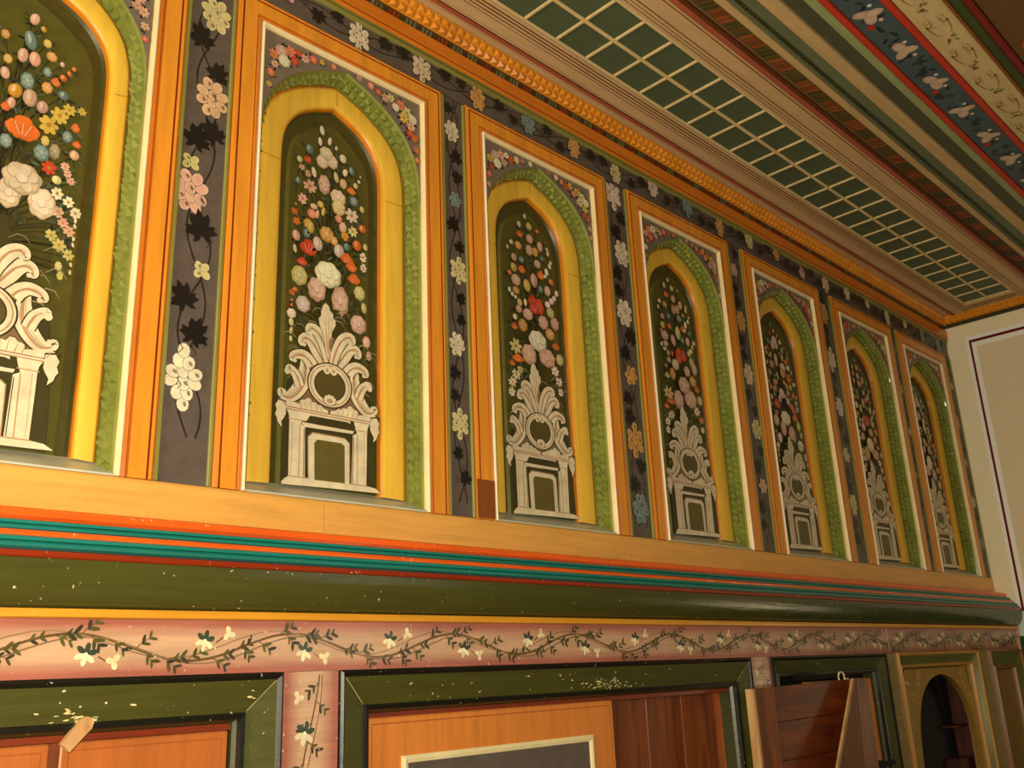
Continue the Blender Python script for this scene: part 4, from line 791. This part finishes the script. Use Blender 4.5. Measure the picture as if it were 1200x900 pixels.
# loose leaf leaning out beside it
m = MB(); cA = K['plank']
E0, E1 = Vector((1.828, .882, -.032)), Vector((1.699, .873, -.1833))     # front edge head, lower
G0, G1 = Vector((1.848, .889, -.0325)), Vector((1.832, .889, -.1833))
k = (ZL + .02 + .0435) / (-.30 + .0435)
E2 = Vector((1.61, .866, -.29)); G2 = Vector((1.822, .889, -.29)); E3 = Vector((1.61, .866, ZL)); G3 = Vector((1.822, .889, ZL))
th = Vector((.0005, -.004, 0))
face = [(E0, G0), (E1, G1), (E2, G2), (E3, G3)]
for (a, bq), (c_, d_) in zip(face, face[1:]):
    m.poly([a, bq, d_, c_], cA); m.poly([a + th * -1, c_ + th * -1, d_ + th * -1, bq + th * -1], cA)
    m.poly([bq, bq - th, d_ - th, d_], cA)
m.poly([E0, E0 - th, G0 - th, G0], cA); m.poly([E3, G3, G3 - th, E3 - th], cA)
org = ((E2 + G2) / 2)[:2] + (ZL,) if False else (1.88, .87, ZL)
tl_ = thing('leaning_board', org, 'red-brown board with a slanting pale edge standing before the third cupboard', 'board')
m.build('board', M_WOODV, tl_, org)
m = MB(); ed = Vector((-.011, -.001, 0)); c2 = K['plank']
for (a, _), (c_, _) in zip(face, face[1:]):
    p = [a, a - th, c_ - th, c_]; q = [v_ + ed for v_ in p]
    m.poly(q, c2); m.poly([p[0], p[3], q[3], q[0]], c2); m.poly([p[1], q[1], q[2], p[2]], c2)
m.poly([E0, E0 - th, E0 - th + ed, E0 + ed], c2)
m.build('board_edge', M_RAW, tl_, org)['label'] = 'pale sawn edge of the board'
# cream cord loop above the swung door
m = MB(); lc = lin('E6D7A8'); pts = []
for i in range(15):
    a = i / 14 * 5.4 - .6; pts.append((1.822 + .0125 * math.cos(a), .9065, -.0285 + .0095 * math.sin(a)))
m.tube(pts, .0016, lc, 6); m.tube([(1.834, .9065, -.033), (1.846, .9055, -.0325), (1.852, .905, -.037)], .0018, lc, 6)
tag(m.build('cord_loop', M_PLASTER, None, (1.822, .907, -.038)), 'small cream cord loop on top of the swung plank door', 'cord')
# arched cupboard
xa, xb = 2.183, 2.681; g1 = lin('6A6630'); gp = K['goldpanel']; gd = lin('5A5424')
org = ((xa+xb)/2, .95, ZL)
t = thing('arched_cupboard', org, 'ochre cupboard with a dark open arch, near the end wall under the ledge', 'cupboard')
surround(t, org, xa, xb, ZTOP, .036, g1, lin('C08C3A'))
m = MB(); xm = 2.455; ah = [(.180, -.46), (.180, -.30), (.176, -.21), (.165, -.150), (.142, -.104), (.106, -.070), (.065, -.050), (.028, -.0415), (0, -.039)]
half = cr(ah, 4); oc = [(xm - x, z) for x, z in half] + [(xm + x, z) for x, z in half[::-1][1:]]
xi0, xi1, zi = xa + .037, xb - .037, ZTOP - .037; yp = .962
top = [(max(xi0, min(xi1, xm + (x - xm) * 1.32)), zi) for x, z in oc]
top = []
for x, z in oc:
    top.append((xi0, z) if z < -.12 and x < xm else ((xi1, z) if z < -.12 else (xi0 + (xi1 - xi0) * (x - (xm - .17)) / .34, zi)))
top = [(max(xi0, min(xi1, x)), z) for x, z in top]
m.loft([[(x, yp, z) for x, z in oc], [(x, yp, z) for x, z in top]], [gp])
m.loft([[(x, yp, z) for x, z in oc], [(x, yp + .014, z) for x, z in oc]], [mix(gp, gd, .5)])
m.box(xi0, xi1, yp, yp + .014, ZL, -.46, gp)
b = Brush(m, lambda u, v, k: (u, yp - k, v)); r = random.Random(8)
for sg in (-1, 1):
    for _ in range(26):
        u = xm + sg * r.uniform(.09, .21); v = r.uniform(-.125, -.03)
        if ((u - xm) / .16) ** 2 + ((v + .14) / .105) ** 2 > 1.15 and xi0 + .008 < u < xi1 - .008: b.ell(u, v, .009, .003, jit(mix(gp, lin('E8C878'), r.random() * .6), .2, r), r.uniform(0, 3), 8)
o = m.build('arched_panel', M_PICT, t, org); o['label'] = 'gold painted panel with a pointed arch cut in it'
m = MB(); c = K['plank']
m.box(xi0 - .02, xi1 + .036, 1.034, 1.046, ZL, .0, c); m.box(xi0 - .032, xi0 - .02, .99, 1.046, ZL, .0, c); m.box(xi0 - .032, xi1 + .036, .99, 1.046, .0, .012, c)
m.build('shade_black_lining', M_DARK, t, org)  # near-black lining, the cupboard's inner shade put into its colour
m = MB(); m.box(xi1 + .025, xi1 + .036, .985, 1.0335, ZL, -.001, c); m.build('side_board', M_WOODD, t, org)['label'] = 'red-brown side board'
for za, zb2 in ((-.172, -.167), (-.275, -.245)):
    m = MB(); m.box(xi1 - .07, xi1 + .0245, .995, 1.0335, za, zb2, c, .001); m.build('shelf', M_WOODD, t, org)
# narrow end panel
xa, xb = 2.767, XC - .018
org = ((xa+xb)/2, .95, ZL)
t = thing('end_panel', org, 'narrow ochre panel at the right end of the cupboard wall', 'panel')
surround(t, org, xa, xb, ZTOP, .052, g1, lin('8A5A34'))
m = MB(); m.box(xa + .0525, xb - .0525, .962, .985, ZL, ZTOP - .0525, lin('8E6A2A')); m.build('panel_board', M_VERT, t, org)
m = MB(); m.box(XC - .0175, XC - .0055, YL - .004, .985, ZL, ZK1, lin('C78E62'), .002)
tag(m.build('corner_bead', M_VERT, None, (XC - .012, .95, ZL)), 'worn pinkish upright bead where the cupboard wall meets the end wall', 'moulding')

# ------------------------------------------------------------------ ceiling
def ring_strip(name, prof, cols, mat, label, cat, x1, group=None):
    m = MB(); m.run_x(prof[0], cols, X0, x1, prof[1]); return tag(m.build(name, mat, None, (1.4, prof[0][0][0], ZC)), label, cat, group)
LX1 = 2.955; LY0, LY1 = .891, .748
ct, cl_ = K['ceilt'], K['ceilline']
# stepped moulding between the cornice and the lattice: (y, z) from wall towards the room
def steps(y0, y1, seq, z0=ZC - .003):
    tot = sum(q[0] for q in seq); y = y0; pr = [(y0, z0)]; cs = []
    for w, c, dz in seq:
        y2 = y + (y1 - y0) * w / tot; pr.append((y, z0 - dz)); cs.append(c); pr.append((y2, z0 - dz)); cs.append(c); y = y2
    return pr[1:], cs[1:] + [cs[-1]]
rr = K['redroll']
seqA = [(2.2, ct, .0), (.3, cl_, -.001), (1.3, ct, .001), (1.6, rr, .005), (.3, cl_, .002), (.7, ct, .003), (.3, cl_, .002), (4.2, ct, .004), (.35, cl_, .003), (1.0, ct, .0045), (.35, cl_, .003), (.9, ct, .004), (.35, cl_, .002), (.8, ct, .003), (.35, cl_, .001), (1.1, ct, .002)]
pr, cs = steps(YC, LY0, seqA)
m = MB(); m.run_x(pr, cs, X0, XCC, [(LY0, ZC + .004), (YC, ZC + .004)])
tag(m.build('stepped_ceiling_moulding', M_CEIL, None, (1.4, .93, ZC)), 'beige stepped ceiling moulding between the carved cornice and the green lattice', 'moulding', 'beige ceiling mouldings')
seqB = [(1.0, ct, .002), (.35, cl_, .001), (.8, ct, .003), (.35, cl_, .002), (.9, ct, .004), (.35, cl_, .003), (4.4, ct, .004), (.35, cl_, .003), (.7, ct, .004), (.35, cl_, .003), (1.7, rr, .007), (.5, cl_, .004)]
Q = 1.055 / 1.036
YB1 = .676
pr, cs = steps(LY1, YB1, seqB)
m = MB(); m.run_x(pr, cs, X0, XCC, [(YB1, ZC + .004), (LY1, ZC + .004)])
tag(m.build('stepped_ceiling_moulding', M_CEIL, None, (1.4, .71, ZC)), 'beige stepped ceiling moulding between the green lattice and the dabbed dark strip', 'moulding', 'beige ceiling mouldings')
m = MB(); m.box(LX1 + .0005, XCC - .0005, LY1 + .0005, LY0 - .0005, ZC - .006, ZC + .004, ct)
for k in (.3, .6): m.box(LX1 + (XCC - LX1) * k - .0015, LX1 + (XCC - LX1) * k + .0015, LY1 + .0005, LY0 - .0005, ZC - .0075, ZC - .0061, cl_)
tag(m.build('lattice_end_moulding', M_CEIL, None, (LX1, .82, ZC)), 'short beige moulding closing the far end of the green ceiling lattice', 'moulding')
# lattice
org = (1.4, .82, ZC)
t = thing('lattice_panel', org, 'long green ceiling panel divided by a cream lattice, beside the carved cornice', 'ceiling panel')
m = MB(); m.box(X0, LX1, LY1 + .0005, LY0 - .0005, ZC, ZC + .006, K['latg']); m.build('panel_board', M_CEIL, t, org)['label'] = 'dark green boards'
lb = K['lat']; ym = .8205
for y0, y1 in ((LY0 - .0062, LY0 - .0008), (ym - .0032, ym + .0032), (LY1 + .0008, LY1 + .0062)):
    m = MB(); m.box(X0, LX1, y0, y1, ZC - .005, ZC - .0001, lb, .0012); m.build('lattice_rail', M_CEIL, t, org)
m = MB(); m.box(-.0028, .0028, LY1 + .0063, ym - .0033, ZC - .0042, ZC - .0001, lb, .001)
p1 = m.build('lattice_bar', M_CEIL, t, org)
m = MB(); m.box(-.0028, .0028, ym + .0033, LY0 - .0063, ZC - .0042, ZC - .0001, lb, .001)
p2 = m.build('lattice_bar', M_CEIL, t, org)
xs = [.975 + .0788 * k for k in range(-13, 26)]
xs = [x for x in xs if .3 < x < LX1 - .01] + [LX1 - .003]
for k, x in enumerate(xs):
    for p in (p1, p2):
        o = p if k == 0 else p.copy()
        if k: COL.objects.link(o); o.parent = t
        o.location = (x * S, 0, 0)
# painted ceiling strips
def yq(v): return v * Q
def cstrip(name, y0, y1, z, col, label, cat, painter=None, mat=M_CEIL, th=.006, bev=.0015, seed=1):
    m = MB(); m.box(X0, XCC - .0005, y1 + .0004, y0 - .0004, z, ZC + .012, col, bev)
    if painter: painter(Brush(m, lambda u, v, k: (u, v, z - k)), y0, y1, random.Random(seed))
    return tag(m.build(name, mat, None, (1.4, (y0+y1)/2, ZC)), label, cat)
def dabs(b, y0, y1, r):
    x = .5; k = 0
    while x < XCC - .03:
        c = K['cred'] if (k // 4) % 2 == 0 else K['dkgreen']
        b.line([(x, y0 - .004), (x + .012, y1 + .004)], .0034, jit(mix(c, K['cfloral'], .55), .3, r)); x += .0125; k += 1
def rope(b, y0, y1, r):
    x = .5; yy = y0 - .011
    while x < XCC - .02: b.ell(x, yy, .0058, .0045, jit(K['dkgreen'], .2, r), .6, 8); x += .0095
def bluefl(b, y0, y1, r):
    x = .7; k = 0; ym_ = (y0 + y1) / 2
    while x < XCC - .03:
        for q in range(14):
            b.ell(x + r.uniform(-.05, .09), ym_ + r.uniform(-.016, .016), .0085, .0032, jit(lin('24302C'), .2, r), r.uniform(0, 3.1), 8)
        for q in range(3):
            th = q * 2.1 + r.random(); b.ell(x + .013 * math.cos(th), ym_ + .008 * math.sin(th), .0175, .0105, jit(lin('C0A48A'), .06, r), th, 12); b.ell(x + .013 * math.cos(th), ym_ + .008 * math.sin(th), .011, .006, lin('CDB69C'), th, 10)
        if k % 2: b.scal(x + .036, ym_ + .012, .009, .007, lin('A8341E'), 5, .1, 20)
        b.ell(x - .022, ym_ - .012, .0045, .004, lin('D8D4C0'), 0, 8); b.ell(x + .028, ym_ - .010, .005, .004, lin('CFC0A8'), 0, 8)
        x += .142; k += 1
def scrolls(b, y0, y1, r):
    x = .8; ym_ = (y0 + y1) / 2; c = lin('9A7A40')
    while x < XCC - .08:
        for sg in (-1, 1):
            pts = [(x + .05 * q / 10 + .012 * math.sin(q * .9), ym_ + sg * (.006 + .012 * math.sin(q / 10 * math.pi))) for q in range(11)]
            b.line(pts, [.0006 + .0008 * math.sin(q / 10 * math.pi) for q in range(11)], c)
            for q in range(3): b.line([(x + .012 * q + .006 * math.cos(a * .7), ym_ + sg * .012 + .005 * math.sin(a * .7)) for a in range(9)], .0005, mix(c, K['redline'], .3))
        for q in range(5): b.ell(x + .075 + r.uniform(-.012, .012), ym_ + r.uniform(-.009, .009), .006, .0024, jit(lin('7C8048'), .25, r), r.uniform(0, 3), 7)
        b.ell(x + .08, ym_ + .003, .004, .0035, lin('9A2A28'), 0, 8); b.ell(x + .068, ym_ - .006, .003, .003, lin('B06A3A'), 0, 8)
        x += .118
def farfl(b, y0, y1, r):
    for _ in range(90):
        u, v = r.uniform(1.0, XCC - .1), r.uniform(y1 + .01, y0 - .01)
        b.ell(u, v, r.uniform(.008, .016), .005, jit(r.choice([lin('B8452A'), lin('B0926A'), lin('C2A98A'), K['dkgreen']]), .15, r), r.uniform(-.5, .5), 9)
cstrip('dabbed_strip', YB1, yq(.634), ZC + .004, lin('5C5526'), 'dark ceiling strip dabbed with red and green bars, second band from the lattice', 'ceiling strip', dabs, seed=2)
cstrip('beige_fillet', yq(.634), yq(.620), ZC - .002, K['tancl'], 'slim beige ceiling fillet between the red-dabbed strip and the green roped strip', 'ceiling strip')
cstrip('roped_strip', yq(.620), yq(.585), ZC + .003, K['cgreen'], 'grey-green ceiling strip with a dark painted rope along one edge', 'ceiling strip', rope, seed=3)
cstrip('tan_batten', yq(.585), yq(.560), ZC - .003, K['tancl'], 'plain tan ceiling batten between the roped strip and the dark olive strip', 'ceiling strip')
cstrip('olive_strip', yq(.560), yq(.534), ZC + .004, lin('4C5038'), 'plain dark olive ceiling strip beside the pale green moulding', 'ceiling strip')
cstrip('pale_green_moulding', yq(.534), yq(.518), ZC - .001, K['palegreen'], 'pale green ceiling moulding next to the red bead', 'ceiling strip')
cstrip('red_bead', yq(.518), yq(.506), ZC - .004, K['cred'], 'red ceiling bead on the niche side of the blue floral band', 'ceiling strip', bev=.003)
cstrip('blue_floral_band', yq(.506), yq(.448), ZC + .002, K['blue'], 'slate blue ceiling band painted with pink and white flowers', 'ceiling strip', bluefl, seed=4)
cstrip('red_bead', yq(.448), yq(.436), ZC - .004, K['cred'], 'red ceiling bead between the blue floral band and the cream scroll band', 'ceiling strip', bev=.003)
cstrip('cream_scroll_band', yq(.436), yq(.377), ZC + .002, K['ccream'], 'cream ceiling band painted with fine brown scrolls', 'ceiling strip', scrolls, seed=5)
cstrip('brown_fillet', yq(.377), yq(.371), ZC - .001, K['cbrown'], 'thin brown ceiling fillet along the cream scroll band', 'ceiling strip')
cstrip('green_fillet', yq(.371), yq(.355), ZC + .001, lin('3E4A24'), 'green ceiling fillet between the brown fillet and the dark red bead', 'ceiling strip')
cstrip('dark_red_bead', yq(.355), yq(.342), ZC - .003, K['dkred'], 'dark red ceiling bead bordering the brown floral field', 'ceiling strip', bev=.003)
cstrip('brown_floral_field', yq(.342), -.3, ZC + .004, K['cfloral'], 'brown ceiling field strewn with red and pale flowers at the top right', 'ceiling panel', farfl, seed=6)
m = MB(); m.box(X0 - .6, XC + .1, -.9, 1.1, ZC + .0125, ZC + .05, K['ceilt']); struct(m.build('ceiling', M_CEIL, None, (1.4, .3, ZC + .0125)))

# ------------------------------------------------------------------ end wall, back wall, floor
m = MB(); wc, wi, li, wn = K['wallc'], K['wallin'], K['lilac'], K['wine']
m.box(XC + .0002, XC + .08, -.9, 1.1, FLOOR, ZC + .012, wc)
def wr(y0, y1, z0, z1, lift, c): m.poly([(XC + .0002 - lift, y0, z0), (XC + .0002 - lift, y1, z0), (XC + .0002 - lift, y1, z1), (XC + .0002 - lift, y0, z1)], c)
yl_, zl_ = .922, .957
wr(-.9, yl_ + .014, .12, zl_ + .016, .0002, li); wr(-.9, yl_ + .0035, .12, zl_ + .004, .0004, wn); wr(-.9, yl_ - .0035, .12, zl_ - .005, .0006, li); wr(-.9, yl_ - .017, .12, zl_ - .021, .0008, wi)
wr(-.9, .945, FLOOR, .118, .0009, lin('C9D2C4')); wr(-.9, .945, FLOOR, .05, .0011, lin('1E4A3A'))
b = Brush(m, lambda u, v, k: (XC - .0008 - k, u, v)); r = random.Random(2)
for _ in range(60):
    y = r.gauss(.845, .02); z = r.gauss(.32, .022)
    if y < .89: b.ell(y, z, .006, .0028, jit(lin('5E5A34'), .3, r), r.uniform(0, 3), 7)
for _ in range(14): b.ell(r.gauss(.84, .016), r.gauss(.32, .02), .005, .004, jit(lin('A8703C'), .2, r), 0, 7)
struct(m.build('wall_right', M_PLASTER, None, (XC, .1, FLOOR)))
m = MB(); m.box(X0 - .6, XC + .08, 1.265, 1.35, FLOOR, ZC + .012, wc); struct(m.build('wall_back', M_PLASTER, None, (1.4, 1.3, FLOOR)))
m = MB(); m.box(X0 - .6, XC + .08, -1.4, 1.35, FLOOR - .05, FLOOR, K['plank']); struct(m.build('floor', M_FLOOR, None, (1.4, 0, FLOOR - .05)))

# ------------------------------------------------------------------ camera and light
yaw, pit, rol, FPX = 0.7974484, 0.30255784, -0.04246076, 1094.44731
f = Vector((math.sin(yaw) * math.cos(pit), math.cos(yaw) * math.cos(pit), math.sin(pit)))
rt_ = f.cross(Vector((0, 0, 1))).normalized(); up = rt_.cross(f)
r2 = rt_ * math.cos(rol) + up * math.sin(rol); u2 = rt_ * -math.sin(rol) + up * math.cos(rol)
cd = bpy.data.cameras.new('camera'); cam = bpy.data.objects.new('camera', cd); COL.objects.link(cam)
cd.sensor_width = 36; cd.lens = FPX / 1200 * 36; cd.clip_start = .02
cam.matrix_world = Matrix(((r2.x, u2.x, -f.x, 0), (r2.y, u2.y, -f.y, 0), (r2.z, u2.z, -f.z, EYE), (0, 0, 0, 1)))
SC.camera = cam
def lamp(name, kind, loc, energy, col, size=None, target=None, sy=None):
    l = bpy.data.lights.new(name, kind); l.energy = energy; l.color = col
    o = bpy.data.objects.new(name, l); COL.objects.link(o); o.location = loc
    if kind == 'POINT': l.shadow_soft_size = size
    if kind == 'AREA':
        l.size = size
        if sy: l.shape = 'RECTANGLE'; l.size_y = sy
    if target: o.rotation_euler = (Vector(target) - Vector(loc)).to_track_quat('-Z', 'Y').to_euler()
    return o
fl_ = Vector((0, 0, EYE)) + u2 * .07 - r2 * .05
lamp('camera_flash', 'POINT', fl_, 195, (1, .88, .66), .02)
lamp('window_daylight', 'AREA', (-2.6, .75, 1.75), 105, (1, .90, .66), 1.2, (5.4, .9, 2.0), 1.4)
lamp('window_daylight', 'AREA', (4.0, -2.3, 1.96), 5, (1, .92, .8), .24, (1.0, 1.75, 1.7), .24)
lamp('low_window_daylight', 'AREA', (5.2, .35, 1.30), 2.5, (1, .80, .45), .35, (4.1, 1.72, 1.50), .35)
w = bpy.data.worlds.new('room_air'); SC.world = w; w.use_nodes = True
w.node_tree.nodes['Background'].inputs[0].default_value = (.9, .75, .55, 1); w.node_tree.nodes['Background'].inputs[1].default_value = .014
SC.view_settings.view_transform = 'Standard'; SC.view_settings.look = 'None'; SC.view_settings.gamma = 1; SC.view_settings.use_curve_mapping = False
SC.view_settings.exposure = 0
